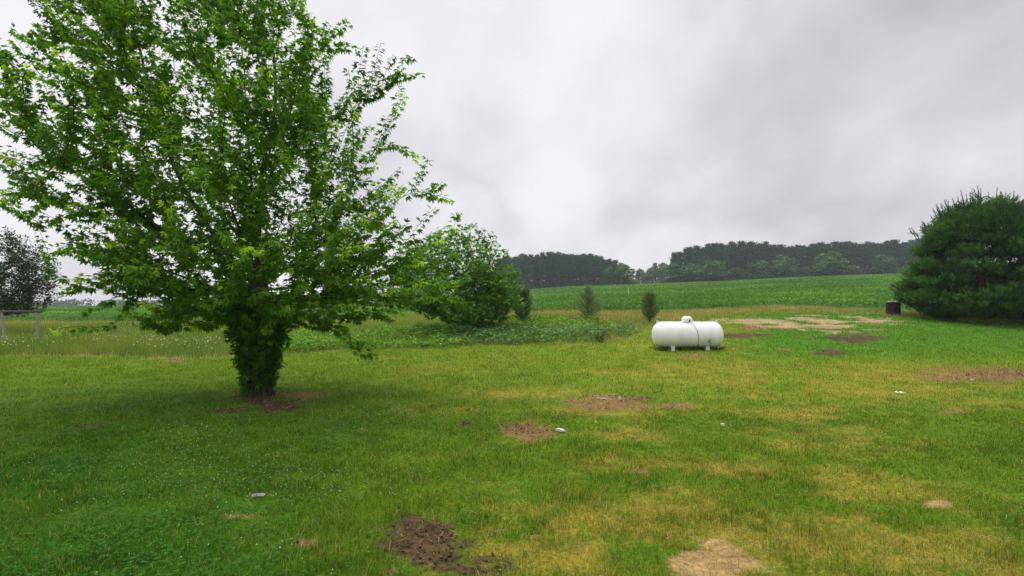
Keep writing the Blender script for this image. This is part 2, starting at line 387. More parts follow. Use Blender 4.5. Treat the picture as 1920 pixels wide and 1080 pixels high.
def lawn_grass():
    # near turf
    for tagname, n, y0, y1, pw, three in (('near', 340000, 2.6, 12.5, 1.1, True), ('far', 360000, 7.5, 36, 1.0, False)):
        x, y, r = wedge(n, y0, y1, pw, 11 if three else 12)
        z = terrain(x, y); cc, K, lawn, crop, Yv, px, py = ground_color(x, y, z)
        bare = np.maximum.reduce(K); keep = (lawn > .5) & (r.random(n) > bare*np.where(K[1] > .5, .9, np.where(K[2] > .5, .78, .96))) & (crop < .5) & (r.random(n) < (sstep(12.5, 7.5, y) if three else sstep(7.5, 12.5, y)))
        clump = fbm(x, y, .35, 81, 3)
        pick = sstep(.25, .75, Yv*.9 + (r.random(n)-.5)*.9 + (fbm(x, y, .05, 83, 2)-.5)*.3)
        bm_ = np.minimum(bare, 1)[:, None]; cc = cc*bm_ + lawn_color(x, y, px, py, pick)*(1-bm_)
        x, y, z, cc, Yv, px, clump, bare = [a[keep] for a in (x, y, z, cc, Yv, px, clump, bare)]
        m = len(x)
        f = np.maximum(y, 4)
        H = (.018+.06*r.random(m)*clump**1.5*2.2)*np.where(Yv > .5, .85, 1.05)*np.clip(f/9, 1, 1.6)*np.interp(y, [3, 7, 9], [1.5, 1.2, 1])
        Wd = .0035*np.clip(f/4, 1, 8)*(.7+.6*r.random(m))
        sh = r.random((m, 1))
        cc = cc*(.55+.95*sh**1.3)*1.3
        dry = (r.random(m) < .05+.22*Yv)[:, None]
        cc = np.where(dry, np.array([.42, .34, .13])*(.7+.5*sh), cc)
        yield x, y, z, H, Wd, cc, three
parts = list(lawn_grass())
for k, (x, y, z, H, Wd, cc, three) in enumerate(parts):
    o = blades('lawn_grass', np.stack([x, y, z-.004], 1), H, Wd, cc, M_grass, 1.1, three, 20+k)
    tag(o, 'short mown green and yellowing grass blades of the near lawn' if three else 'mown grass of the middle lawn running from the maple to the white tank and barrel', 'grass', kind='stuff')
del parts

def clover():
    # round dark clover leaves and white flower heads, mostly on the left of the lawn
    x, y, r = wedge(60000, 2.8, 13, 1.3, 31)
    z = terrain(x, y); px, py, lawn, crop = zones(x, y, z); K, Yv = masks(x, y, px, py)
    pr = np.clip(np.interp(px, [0, 600, 900, 1300, 1920], [.9, .8, .35, .06, .1])*2.2*(fbm(x, y, .8, 33, 4)-.25)*(1-Yv)**3, 0, 1)
    keep = (lawn > .5) & (r.random(len(x)) < pr) & (np.maximum.reduce(K) < .2)
    x, y, z = x[keep], y[keep], z[keep]; n = len(x)
    P = np.repeat(np.stack([x, y, z+.02+.025*r.random(n)], 1), 3, 0)
    az = np.repeat(r.uniform(0, 2*pi, n), 3) + np.tile([0, 2.1, 4.2], n)
    A = np.stack([np.cos(az), np.sin(az), .1+.25*r.random(3*n)], 1); Nn = np.tile([0, 0, 1.], (3*n, 1)) + r.normal(0, .2, (3*n, 3))
    cc = np.array([.05, .17, .022])*(.6+.8*np.repeat(r.random((n, 1)), 3, 0))
    S = (.013+.010*r.random(3*n))*np.clip(P[:, 1]/6, 1, 1.7)
    T = (np.array([(0, 0, 0), (.45, .42, .05), (1, .15, 0), (1, -.15, 0), (.45, -.42, .05)]), np.array([(0, 1, 2), (0, 2, 3), (0, 3, 4)]))
    tag(scatter('clover_leaves', P, A, Nn, S, cc, T, M_grass), 'low dark green clover leaves growing through the lawn', 'clover', kind='stuff')
    x, y, r = wedge(26000, 3.4, 14, .9, 35)
    z = terrain(x, y); px, py = proj(x, y, z)
    dens = fbm(x, y, 1.2, 37, 4)
    pr = np.interp(px, [0, 150, 250, 600, 760, 900, 1920], [.05, .22, .8, .8, .3, .10, .03])*np.interp(py, [745, 780, 830, 930, 990, 1060], [.25, .9, 1, .8, .3, .08])*sstep(.40, .66, dens)
    keep = r.random(len(x)) < pr*.55
    x, y, z = x[keep], y[keep], z[keep]; n = len(x)
    top = np.stack([x, y, z+.05+.03*r.random(n)], 1)
    V = []; T = (np.array([(1, 0, 0), (0, 1, 0), (-1, 0, 0), (0, -1, 0), (0, 0, 1.1), (0, 0, -.7)]), np.array([(0, 1, 4), (1, 2, 4), (2, 3, 4), (3, 0, 4), (1, 0, 5), (2, 1, 5), (3, 2, 5), (0, 3, 5)]))
    az = r.uniform(0, 6.28, n); A = np.stack([np.cos(az), np.sin(az), 0*az], 1)
    cc = np.array([.62, .62, .46])*(.6+.5*r.random((n, 1)))
    tag(scatter('clover_flowers', top, A, np.tile([0, 0, 1.], (n, 1)), (.0055+.0035*r.random(n)), cc, T, M_petal), 'tiny white clover flower heads dotted over the lawn on the left', 'flowers', kind='stuff')
clover()

def straw():
    x, y, r = wedge(80000, 2.7, 16, 1.2, 41)
    z = terrain(x, y); px, py = proj(x, y, z); K, Yv = masks(x, y, px, py)
    pr = .9*np.maximum(K[1], .75*K[2]) + .45*K[0]*(fbm(x, y, .25, 46, 3) > .5) + np.clip(np.interp(px, [1250, 1450, 1600, 1920], [0, .5, .6, .6])*np.interp(py, [900, 980, 1080], [0, .5, .8])*(fbm(x, y, .8, 44, 4)*2.4-.9), 0, 1)*.45 + .012
    keep = r.random(len(x)) < pr
    x, y, z = x[keep], y[keep], z[keep]; n = len(x)
    K = [k[keep] for k in K]
    L_ = (.03+.11*r.random(n)**1.5); az = r.uniform(0, 2*pi, n)
    d = np.stack([np.cos(az), np.sin(az), .15*r.normal(0, 1, n)], 1); q = np.stack([-np.sin(az), np.cos(az), 0*az], 1)
    w = (.0008+.0010*r.random(n))[:, None]*np.clip(y/4, 1, 3.5)[:, None]
    h = (.012 + .035*r.random(n)*(np.maximum.reduce(K) < .5))[:, None]*np.array([0, 0, 1.])
    P = np.stack([x, y, z], 1) + h
    bend = q*(r.normal(0, .07, n)*L_)[:, None]
    mid = P + d*L_[:, None]*.5 + bend + np.array([0, 0, .012]); end = P + d*L_[:, None]
    V = np.stack([P-q*w, P+q*w, mid+q*w, mid-q*w, end+q*w*.6, end-q*w*.6], 1).reshape(-1, 3)
    k = np.arange(n)[:, None]*6
    Fc = np.concatenate([k+np.array([[0, 1, 2, 3]]), k+np.array([[3, 2, 4, 5]])])
    cc = np.array([.44, .33, .15])*(.35+.8*r.random((n, 1)))
    tag(link('dry_grass', npmesh('dry_grass', V, Fc, np.repeat(cc, 6, 0)), M_straw), 'dry straw coloured grass clippings lying on the bare patches and lawn', 'dry grass', kind='stuff')
straw()

def clods():
    # crumbs and clods of dug soil, with a few pebbles
    x, y, r = wedge(160000, 2.8, 16, 1.6, 45)
    z = terrain(x, y); px, py = proj(x, y, z); K, Yv = masks(x, y, px, py)
    keep = r.random(len(x)) < np.maximum(K[0]*.7, K[2]*.22)*(.2+1.2*fbm(x, y, .2, 48, 3))
    x, y, z = x[keep], y[keep], z[keep]; n = len(x); k0 = K[0][keep]
    zz = z + .17*k0*(fbm(x, y, .20, 51, 4, .75)-.42)
    T = (np.array([(1, .1, 0), (0, .8, .1), (-.9, 0, 0), (0, -1, -.1), (.1, 0, .8), (0, .1, -.6)]), np.array([(0, 1, 4), (1, 2, 4), (2, 3, 4), (3, 0, 4), (1, 0, 5), (2, 1, 5), (3, 2, 5), (0, 3, 5)]))
    A = r.normal(0, 1, (n, 3)); Nn = r.normal(0, 1, (n, 3)); S = (.004+.016*r.random(n)**3)*np.clip(y/6, 1, 1.6)
    cc = np.array([.105, .064, .038])*(.5+1.2*r.random((n, 1)))
    tag(scatter('soil_clods', np.stack([x, y, zz+S*.3], 1), A, Nn, S, cc, T, M_straw), 'crumbs and clods of dark soil scattered over the bare patches', 'soil', kind='stuff')
clods()

# ------------------------------------------------------------------ meadow, weeds, crop
def meadow():
    n = 300000
    x, y, r = wedge(n, 19, 52, 1.0, 51, 3)
    z = terrain(x, y); px, py, lawn, crop = zones(x, y, z); K, Yv = masks(x, y, px, py)
    keep = (lawn < .5) & (crop < .5) & (r.random(n) > np.maximum.reduce(K)*.95)
    x, y, z, px, py = [a[keep] for a in (x, y, z, px, py)]; m = len(x)
    hm = np.interp(px, [-300, 0, 430, 600, 760, 1000, 1150, 1210, 1300, 1920], [.62, .62, .55, .42, .55, .5, .36, .30, .24, .28])*(.55+.9*fbm(x, y, 1.4, 53, 3))
    tall = r.random(m)
    H = hm*(.40+.55*tall)*np.where(r.random(m) < .07, 1.5, 1)
    Wd = .011*(.6+.7*r.random(m))*y/24
    tan = sstep(.44, .66, fbm(x*.6, y, 2.2, 57, 4) + np.interp(px, [0, 300, 600, 900, 1150, 1400, 1920], [.03, 0, -.05, -.06, .08, .04, -.02]))
    far = sstep(0, 22, py-crop_edge(px))       # towards the lawn: greener
    tan = np.clip(tan*(.35+.65*(1-far)) + .25*(1-far), 0, 1)[:, None]
    g = np.array([.17, .265, .035]); t_ = np.array([.40, .345, .11]); red = np.array([.40, .22, .10])
    cc = g*(1-tan) + t_*tan
    rd = (sstep(.66, .78, fbm(x*.5, y, 1.6, 59, 4))*np.interp(px, [900, 1050, 1600], [0, 1, .6]))[:, None]
    cc = cc*(1-rd*.7) + red*rd*.7
    gcl = (sstep(.45, .65, fbm(x, y, .8, 66, 3))*np.interp(y, [20, 23, 28], [.9, .5, .15])*(px < 760))[:, None]
    cc = cc*(1-gcl) + np.array([.085, .19, .03])*gcl
    cc = cc*(.55+.9*fbm(x, y, .45, 67, 3)[:, None])*(.5+1.0*r.random((m, 1)))
    o = blades('meadow_grass', np.stack([x, y, z-.01], 1), H, Wd, cc, M_grass, .55, False, 58)
    tag(o, 'long uncut grass with tan seed heads in the strip between lawn and crops', 'long grass', kind='stuff')
    # white meadow flowers on the left
    x, y, r = wedge(15000, 19.5, 34, 1, 61, 2); z = terrain(x, y); px, py, lawn, crop = zones(x, y, z)
    pr = np.interp(px, [0, 60, 200, 420, 560, 700], [.5, .5, .45, .25, .12, 0])*sstep(.42, .62, fbm(x, y, 1.6, 63, 3))*np.interp(y, [19, 21, 26, 32], [1, 1, .6, .12])
    keep = (lawn < .5) & (r.random(len(x)) < pr)
    x, y, z = x[keep], y[keep], z[keep]; n = len(x)
    T = (np.array([(1, 0, 0), (.5, .87, 0), (-.5, .87, 0), (-1, 0, 0), (-.5, -.87, 0), (.5, -.87, 0), (0, 0, .4)]), np.array([(k, (k+1) % 6, 6) for k in range(6)]))
    Nn = np.stack([r.normal(0, .4, n), r.normal(-.5, .3, n), np.ones(n)], 1); az = r.uniform(0, 6.28, n)
    A = unit(np.cross(Nn, np.stack([np.cos(az), np.sin(az), 0*az], 1)))
    tag(scatter('meadow_flowers', np.stack([x, y, z+.35+.35*r.random(n)], 1), A, Nn, .014+.012*r.random(n), np.array([.75, .74, .68])*(.7+.4*r.random((n, 1))), T, M_petal), 'small white daisy like flowers in the long grass at the left', 'flowers', kind='stuff')
meadow()

def weeds():
    # broad leafy weeds along the edge of the meadow, from the big maple to the small pine
    x, y, r = wedge(70000, 19, 33, .6, 71, 0, .5)
    z = terrain(x, y); px, py, lawn, crop = zones(x, y, z)
    blue = ell(px, py, (985, 629, 170, 15), fbm(x, y, 1.0, 73, 4, .7)*1.8-.4, .4)
    lime = np.maximum(ell(px, py, (560, 640, 250, 20), fbm(x, y, 1.5, 75, 3), .4), ell(px, py, (1030, 608, 90, 9), fbm(x, y, 1.5, 76, 3), .4))
    mid = ell(px, py, (740, 625, 130, 28), fbm(x, y, 1.2, 77, 3), .4)
    tot = np.maximum(np.maximum(blue, lime*.8), mid)
    keep = (r.random(len(x)) < tot) & (py < lawn_edge(px)+3)
    x, y, z, blue, lime, mid = [a[keep] for a in (x, y, z, blue, lime, mid)]; n = len(x)
    hgt = .50*(.1+1.5*fbm(x, y, 1.1, 79, 3)**1.5)
    cb = np.array([.15, .285, .085]); cl = np.array([.15, .32, .03]); cm = np.array([.09, .20, .03])
    cc = cm*np.ones((n, 1)); cc = np.where((lime > blue)[:, None], cl, cc); cc = np.where((blue > .5)[:, None], cb, cc)
    cc = cc*(.35+1.1*r.random((n, 1)))*(.6+.8*fbm(x, y, .5, 72, 3)[:, None])
    az = r.uniform(0, 6.28, n)
    A = np.stack([np.cos(az), np.sin(az), r.uniform(-.3, .9, n)], 1); Nn = np.stack([r.normal(0, .4, n), r.normal(-.2, .4, n), np.ones(n)], 1)
    tag(scatter('leafy_weeds', np.stack([x, y, z+hgt*(.15+.85*r.random(n))], 1), A, Nn, .09+.11*r.random(n), cc, T_LEAF, M_grass), 'bank of broad leafy green weeds between the big maple and the small pine', 'weeds', kind='stuff')
weeds()

def corn():
    allP = []; 
    for (y0, y1, n, hs, sd) in ((36, 80, 26000, 1.0, 81), (80, 150, 26000, 1.35, 82), (150, 262, 30000, 2.0, 83)):
        x, y, r = wedge(n, y0, y1, 0.2, sd, 4, 1.02)
        # snap to rows
        ra = 1.22; rr = x*cos(ra)-y*sin(ra); tt = x*sin(ra)+y*cos(ra); sp = .76*(1 if hs == 1 else 2 if hs < 2 else 3)
        rr = np.round(rr/sp)*sp + r.normal(0, .05*hs, n); x = rr*cos(ra)+tt*sin(ra); y = -rr*sin(ra)+tt*cos(ra)
        z = terrain(x, y); px, py, lawn, crop = zones(x, y, z)
        strip = (np.abs(py-548.5-(px-1190)*-.001) < .9) & (px > 1190) & (px < 1420)
        keep = (crop > .5) & (y > y0-3) & ~(strip & (r.random(n) < .7))
        u = x/np.maximum(y, 1); keep &= (y < 245) | (u < -.1)
        x, y, z, px = [a[keep] for a in (x, y, z, px)]
        allP.append((x, y, z, px, np.full(len(x), hs)))
    x, y, z, px, hs = [np.concatenate([p[k] for p in allP]) for k in range(5)]
    n = len(x); r = np.random.default_rng(88); nl = 5
    h = (.42+.12*r.random(n))*(.8+.5*fbm(x, y, 9, 85, 3))*np.where(px < 700, 1.1, 1)*(1+.25*(hs-1))
    P = np.repeat(np.stack([x, y, z], 1), nl, 0); P[:, 2] += np.repeat(h, nl)*r.uniform(.15, .75, n*nl)
    az = r.uniform(0, 6.28, n*nl); A = np.stack([np.cos(az), np.sin(az), r.uniform(.1, 1.3, n*nl)], 1)
    Nn = np.cross(A, np.stack([-np.sin(az), np.cos(az), 0*az], 1)); Nn[:, 2] = np.abs(Nn[:, 2])+.1
    S = np.repeat(.40*hs*(.8+.3*r.random(n)), nl)
    T = (np.array([(0, 0, 0), (.45, .11, .06), (1, 0, -.22), (.45, -.11, .06)]), np.array([(0, 1, 2), (0, 2, 3)]))
    tone = fbm(x, y, 12, 87, 4)
    cc = np.array([.125, .275, .062])*(.6+.8*tone[:, None]); cc = cc + np.array([.05, .04, 0])*sstep(.55, .7, tone)[:, None]
    cc = np.repeat(cc, nl, 0)*(.6+.8*r.random((n*nl, 1)))
    tag(scatter('corn_crop', P, A, Nn, S, cc, T, M_grass), 'knee high green corn plants covering the rising field below the woods', 'crop', kind='stuff')
corn()

# ------------------------------------------------------------------ branching
def grow(seed, trunk, targets, bf=.35, seg=.25, arch=.08, jit=.02, origin=0, limbs=(), turn=.55):
    """join every target to the nearest suitable place on what has grown so far; returns nodes, parents, twig curves"""
    r = np.random.default_rng(seed)
    cap = 60000; P = np.zeros((cap, 3)); par = np.full(cap, -1); pl = np.zeros(cap); D = np.zeros((cap, 3)); n = 0
    for k, p in enumerate(trunk):
        P[n] = p; par[n] = n-1; D[n] = (0, 0, 1); pl[n] = .0 if k == 0 else pl[n-1]+np.linalg.norm(P[n]-P[n-1])*.3; n += 1
    nt0 = n
    for i0, pts in limbs:
        last = i0; pts = np.array([P[i0]] + [np.array(q, float) for q in pts])
        d = np.linalg.norm(np.diff(pts, axis=0), axis=1); s = np.concatenate([[0], np.cumsum(d)])
        for q in np.arange(.3, s[-1], .3):
            # smoothed polyline
            a = sum(np.array([np.interp(q+o, s, pts[:, k]) for k in range(3)]) for o in (-.3, 0, .3))/3 if q > .35 else np.array([np.interp(q, s, pts[:, k]) for k in range(3)])
            P[n] = a + r.normal(0, .012, 3); par[n] = last; dd = P[n]-P[last]; D[n] = dd/np.linalg.norm(dd); pl[n] = pl[last]+np.linalg.norm(dd)*.5; last = n; n += 1
    order = np.argsort(np.linalg.norm(targets-np.array(trunk[origin]), axis=1))
    twigs = []
    for ti in order:
        t = targets[ti]
        v = t-P[:n]; dist = np.linalg.norm(v, axis=1)+1e-6
        cs = np.einsum('ij,ij->i', v, D[:n])/dist
        cost = dist*(1+turn*(1-cs)) + bf*pl[:n]; cost[:max(origin, 1)] += 50
        cost[nt0:][dist[nt0:] < .12] += 5
        i = int(np.argmin(cost)); L = dist[i]; m = max(2, int(L/seg)+1)
        c1 = P[i] + (D[i]*.55+v[i]/L*.45)*L*.45 - np.array([0, 0, arch*L])
        last = i; curve = [P[i].copy()]
        for k in range(1, m+1):
            s = k/m; q = (1-s)**2*P[i] + 2*s*(1-s)*c1 + s*s*t
            if k < m: q = q + r.normal(0, jit, 3)*min(L, 1.5)
            P[n] = q; par[n] = last; dd = q-P[last]; D[n] = dd/(np.linalg.norm(dd)+1e-9); pl[n] = pl[last]+np.linalg.norm(dd); last = n; n += 1
            curve.append(q)
        twigs.append(np.array(curve))
    return P[:n], par[:n], twigs, nt0
def radii(P, par, r0, power, trunk_r=None, nt0=0, rmax=9):
    n = len(P); R = np.full(n, 0.0); acc = np.zeros(n)
    for i in range(n-1, -1, -1):
        R[i] = max(r0, acc[i]**(1/power)) if acc[i] > 0 else r0
        if par[i] >= 0: acc[par[i]] += R[i]**power
    R = np.minimum(R, rmax)
    if trunk_r is not None: R[:nt0] = trunk_r
    return R
def branch_mesh(name, P, par, R, mat, parent, skip=0, nt0=0, minr=0):
    n = len(P); child = [[] for _ in range(n)]
    for i in range(n):
        if par[i] >= 0: child[par[i]].append(i)
    V = []; Fc = []; nv = 0
    starts = [0]
    while starts:
        i = starts.pop(); chain = ([par[i]] if par[i] >= 0 else []) + [i]
        head = par[i] >= 0
        while child[i]:
            cs = child[i]
            nx_ = max(cs, key=lambda c: (c < nt0, R[c]))
            starts += [c for c in cs if c != nx_]; i = nx_; chain.append(i)
        if R[chain[-1]] < minr and R[chain[1]] < minr: continue
        pts = P[chain]; rr = R[chain].copy()
        if head: rr[0] = rr[1]
        k = 10 if rr.max() > .1 else 6 if rr.max() > .025 else 4
        T = np.gradient(pts, axis=0); T = unit(T); U = unit(np.cross(T, np.array([.31, .93, .17]))); Wv = np.cross(T, U)
        a = np.arange(k)*2*pi/k
        ring = pts[:, None, :] + rr[:, None, None]*(np.cos(a)[None, :, None]*U[:, None, :] + np.sin(a)[None, :, None]*Wv[:, None, :])
        V.append(ring.reshape(-1, 3)); m = len(chain)
        i0, j0 = np.meshgrid(np.arange(m-1), np.arange(k), indexing='ij'); j1 = (j0+1) % k
        Fc.append(np.stack([i0*k+j0, i0*k+j1, (i0+1)*k+j1, (i0+1)*k+j0], -1).reshape(-1, 4)+nv); nv += m*k
    return link(name, npmesh(name, np.concatenate(V), np.concatenate(Fc), None, True), mat, parent)
def along(curves, spacing, last=.9, r=None):
    """sample points along the outer part of each twig"""
    P = []; T = []; S = []; I = []
    for ci, c in enumerate(curves):
        d = np.linalg.norm(np.diff(c, axis=0), axis=1); s = np.concatenate([[0], np.cumsum(d)]); L = s[-1]
        a0 = max(0, L-last*(.75+.5*r.random())); m = max(2, int((L-a0)/spacing)); q = a0+(L-a0)*(np.arange(m)+.5+r.uniform(-.3, .3, m))/m
        X_ = np.stack([np.interp(q, s, c[:, k]) for k in range(3)], 1); k = np.clip(np.searchsorted(s, q)-1, 0, len(d)-1)
        P.append(X_); T.append((c[k+1]-c[k])/(d[k][:, None]+1e-9)); S.append((q-a0)/(L-a0+1e-9)); I.append(np.full(m, ci))
    return np.concatenate(P), np.concatenate(T), np.concatenate(S), np.concatenate(I)
def leaf_field(name, twigs, seed, spacing, last, size, base, tip, mat, parent, tmpl=T_MAPLE, droop=.45, per=2, bright=.12, sizevar=.5, minz=None):
    r = np.random.default_rng(seed)
    P, T, S, I = along(twigs, spacing, last, r)
    P = np.repeat(P, per, 0); T = np.repeat(T, per, 0); S = np.repeat(S, per); I = np.repeat(I, per); n = len(P)
    side = np.cross(T, r.normal(0, 1, (n, 3))); side = unit(side)
    A = side*.9 + T*.55 + np.array([0, 0, -droop])*(.5+r.random((n, 1)))
    Nn = np.stack([r.normal(0, .45, n), r.normal(0, .45, n), np.ones(n)], 1)
    shoot = np.random.default_rng(seed+1).random(len(twigs)); tw = shoot[I]
    young = np.clip((tw > 1-bright)*sstep(.3, .9, S)*1.0 + .25*sstep(.75, 1, S)*(tw > .4), 0, 1)[:, None]
    cc = np.array(base)*(1-young) + np.array(tip)*young
    cc = cc*(.65+.6*r.random((n, 1)))*(.62+.76*shoot[I][:, None])
    Sz = size*(1-sizevar*.5+sizevar*r.random(n))*(1-.25*S)
    P = P + unit(A)*size*.35
    return scatter(name, P, A, Nn, Sz, cc, tmpl, mat, parent)

def env_targets(r, n, hs, right, left, depth, lo=.45, center=(0, 0), lumps=None):
    out = []
    while len(out) < n:
        h = r.uniform(hs[0], hs[-1]); R_ = np.interp(h, hs, right); L_ = np.interp(h, hs, left); Dp = np.interp(h, hs, depth)
        c0 = (R_-L_)/2; hw = (R_+L_)/2
        if r.random() > (hw*Dp)/14*(1.0 if h > 3.4 else 1.6): continue
        a = r.uniform(0, 2*pi); q = (lo**2+(1-lo**2)*r.random())**.5
        q *= .9+.16*sin(a*5+h*2.1)*.7+.08*sin(a*11-h*3.3)
        out.append((c0+hw*q*cos(a), Dp*q*sin(a), h))
    return np.array(out)

def silver_maple():
    bx, by, bz = ground_at(485, 742); r = np.random.default_rng(101)
    root = empty('silver_maple', (bx, by, bz)); s = by/1000.0
    tag(root, 'large spreading silver maple with leafy sprouting trunk on the left of the lawn', 'tree')
    trunk = [(0, 0, -.15), (0, 0, .25), (.0, 0, .6), (.0, .0, 1.0), (-.02, 0, 1.45), (-.04, 0, 1.9), (-.06, .02, 2.3), (-.06, .02, 2.7)]
    q = lambda px, py, dy: ((px-485)*s, dy, EYE-bz+(572-py)*s)
    limbs = [(7, [q(473, 470, .1), q(470, 380, .2), q(480, 290, .2), q(500, 180, .3), (.1, .3, 7.4), (0, .4, 9.2)]),
             (6, [q(430, 480, -.1), q(395, 430, -.2), q(350, 350, -.3), q(320, 280, -.3), q(280, 170, -.2), q(240, 60, 0), (-3.3, 0, 9.5)]),
             (7, [q(455, 440, .3), q(435, 350, .7), q(425, 300, 1.0), q(400, 200, 1.3), q(380, 80, 1.6), (-1.4, 1.7, 8.9)]),
             (7, [q(490, 450, -.3), q(520, 370, -.7), q(560, 280, -1.0), q(600, 180, -1.3), q(620, 90, -1.2)]),
             (6, [q(520, 480, .2), q(575, 420, .5), q(640, 330, .8), q(690, 240, .9), q(730, 160, .8)]),
             (6, [q(540, 500, 0), q(610, 450, .1), q(700, 395, .2), q(780, 350, .1)]),
             (5, [q(410, 475, .1), q(340, 445, .2), q(250, 410, .2), q(150, 385, .1), q(60, 370, 0)]),
             (5, [q(400, 490, -.6), q(330, 420, -1.2), q(240, 350, -1.6), q(130, 280, -1.8), q(60, 220, -1.9)]),
             (6, [q(420, 450, .8), q(340, 380, 1.6), q(230, 280, 2.2), q(130, 160, 2.4)]),
             (5, [q(560, 555, -.2), q(650, 560, -.6), q(740, 560, -1.1), q(830, 555, -1.4)]),
             (5, [q(400, 540, -.1), q(310, 545, -.3), q(220, 560, -.5)]),
             (6, [(0, -.7, 3.2), (.1, -1.6, 4.1), (.3, -2.4, 5.2)]), (6, [(-.2, .9, 3.4), (-.2, 1.9, 4.6), (0, 2.7, 6.0)]),
             (5, [(.5, -.8, 2.4), (1.1, -1.9, 2.9), (1.6, -2.7, 3.4)]), (5, [(-.7, -.8, 2.4), (-1.5, -1.9, 2.9), (-2.3, -2.6, 3.6)])]
    hs = [1.45, 2.0, 2.6, 3.3, 4.2, 5.5, 7.0, 8.4, 9.6, 10.8]
    R_ = [2.2, 3.5, 3.9, 3.75, 3.2, 2.7, 2.6, 1.4, .6, .1]
    L_ = [2.6, 3.2, 3.6, 4.1, 4.9, 5.4, 5.6, 5.2, 4.2, 2.4]
    D_ = [1.5, 2.3, 2.7, 2.8, 2.9, 2.9, 2.8, 2.5, 1.9, 1.0]
    A = env_targets(r, 600, hs, R_, L_, D_, .2); B = env_targets(r, NT_MAPLE, hs, R_, L_, D_, .35)
    low = [(1.6 < p[2] < 4.6) for p in B]; B = np.concatenate([B, np.array([p*np.array([.93, .93, 1])+r.normal(0, .12, 3) for p, k in zip(B, low) if k and r.random() < (.85 if p[2] < 3.2 else .4)])])
    # long arms that stand clear of the crown in the photograph
    extra = np.array([((px-485)*s*1.0, dy, EYE-bz+(572-py)*s) for px, py, dy in
                      [(785, 125, .2), (770, 105, -.1), (745, 95, .3), (735, 140, 0), (690, 125, .2), (700, 160, -.3), (795, 285, .3), (780, 300, -.2), (745, 270, 0), (725, 215, .3), (660, 75, .2),
                       (830, 345, -.3), (845, 375, 0), (860, 405, -.6), (855, 440, -.9), (885, 520, -1.2), (885, 575, -1.4), (870, 490, -1.2), (860, 560, -1.3), (700, 650, -1.2), (680, 630, -1), (215, 612, -.6), (240, 600, -.3),
                       (180, 590, -.4), (110, 497, -.3), (130, 520, -.5), (120, 545, 0), (15, 120, .2), (10, 215, 0), (40, 60, .3), (0, 330, .2), (20, 400, .3), (60, 430, .1), (640, 20, .3), (610, 40, -.2),
                       (-40, 150, .3), (-60, 260, 0), (-40, 20, .5), (-50, 350, 0), (800, 480, -1), (830, 520, -1.2), (650, 610, -.9), (620, 590, -.7)]])
    T = np.concatenate([A, extra, B])
    sky_gap = lambda p: False
    P, par, twigs, nt0 = grow(103, trunk, T, .30, .28, .06, .015, 5, limbs, 1.3)
    tr = [.30, .24, .22, .23, .25, .25, .22, .16]
    # long leafy whips at the ends of the branches, pointing out and up like a fan
    whips = []; cen = np.array([-.2, 0, 1.2]); sel = r.permutation(len(twigs))
    for k in sel[:NW_MAPLE]:
        p = twigs[k][-1]
        if p[0] > 3.7 or (p[0] > 2.9 and p[2] > 4.6) or (p[0] < -3.6 and p[2] < 3.2): continue; rad = np.linalg.norm(p[:2])
        d = unit(p-cen)*.8 + np.array([0, 0, .30 if p[2] > 3 else .0]) + r.normal(0, .16, 3); d = unit(d); L = r.uniform(.55, 1.15)*(1 if p[2] > 2.6 else .7)
        lat = np.array([d[0], d[1], 0]); n_ = 6; c = [p]
        for j in range(1, n_+1):
            t = j/n_; c.append(p + d*L*t + np.array([0, 0, -.22])*L*t*t + lat*.05*t)
        whips.append(np.array(c)*1.0)
    nP = [P]; npar = [par]; cnt = len(P)
    for c in whips:
        i = int(np.argmin(((P-c[0])**2).sum(1))); m = len(c)-1
        nP.append(c[1:]); npar.append(np.array([i]+list(range(cnt, cnt+m-1)))); cnt += m
    P = np.concatenate(nP); par = np.concatenate(npar)
    R = radii(P, par, .0042, 2.1, tr, nt0, .16)
    branch_mesh('trunk', P, par, R, M_bark, root, nt0=nt0)
    tw_all = [c for c in twigs]
    nl = leaf_field('crown', tw_all+whips, 105, .058, 1.05, .150, (.125, .29, .014), (.38, .58, .03), M_leaf, root, T_MAPLE, .75, 2, .16)
    # sprouting shoots that clothe the trunk like a leafy funnel
    tw = []
    for k in range(330):
        h0 = r.uniform(.12, 2.0)**1; a = r.uniform(0, 2*pi); L = r.uniform(.3, .65)*(0.05+.68*h0); L = min(L, .75)
        p0 = np.array([.22*cos(a), .22*sin(a), h0]); d = np.array([cos(a), sin(a), r.uniform(.5, 1.4)]); d /= np.linalg.norm(d)
        p1 = p0+d*L*.6; p2 = p1+np.array([cos(a)*.35, sin(a)*.35, -.05])*L
        tw.append(np.array([p0, p1, p2]))
    mb = MB()
    for c in tw: mb.tube(c, [.008, .006, .003], 4, False)
    sp = mb.build('trunk_shoots', M_bark, root)
    leaf_field('shoot_leaves', tw, 107, .06, .7, .15, (.070, .19, .014), (.16, .32, .03), M_leaf, sp, T_MAPLE, .6, 2, .06)
    # root flare
    mb = MB()
    for k in range(6):
        a = k*1.05+.3; mb.tube([(cos(a)*.12, sin(a)*.12, .45), (cos(a)*.2, sin(a)*.2, .12), (cos(a)*.36, sin(a)*.36, -.10)], [.10, .09, .05], 7)
    mb.build('root_flare', M_bark, root, True)
NT_MAPLE = 850; NW_MAPLE = 780
silver_maple()

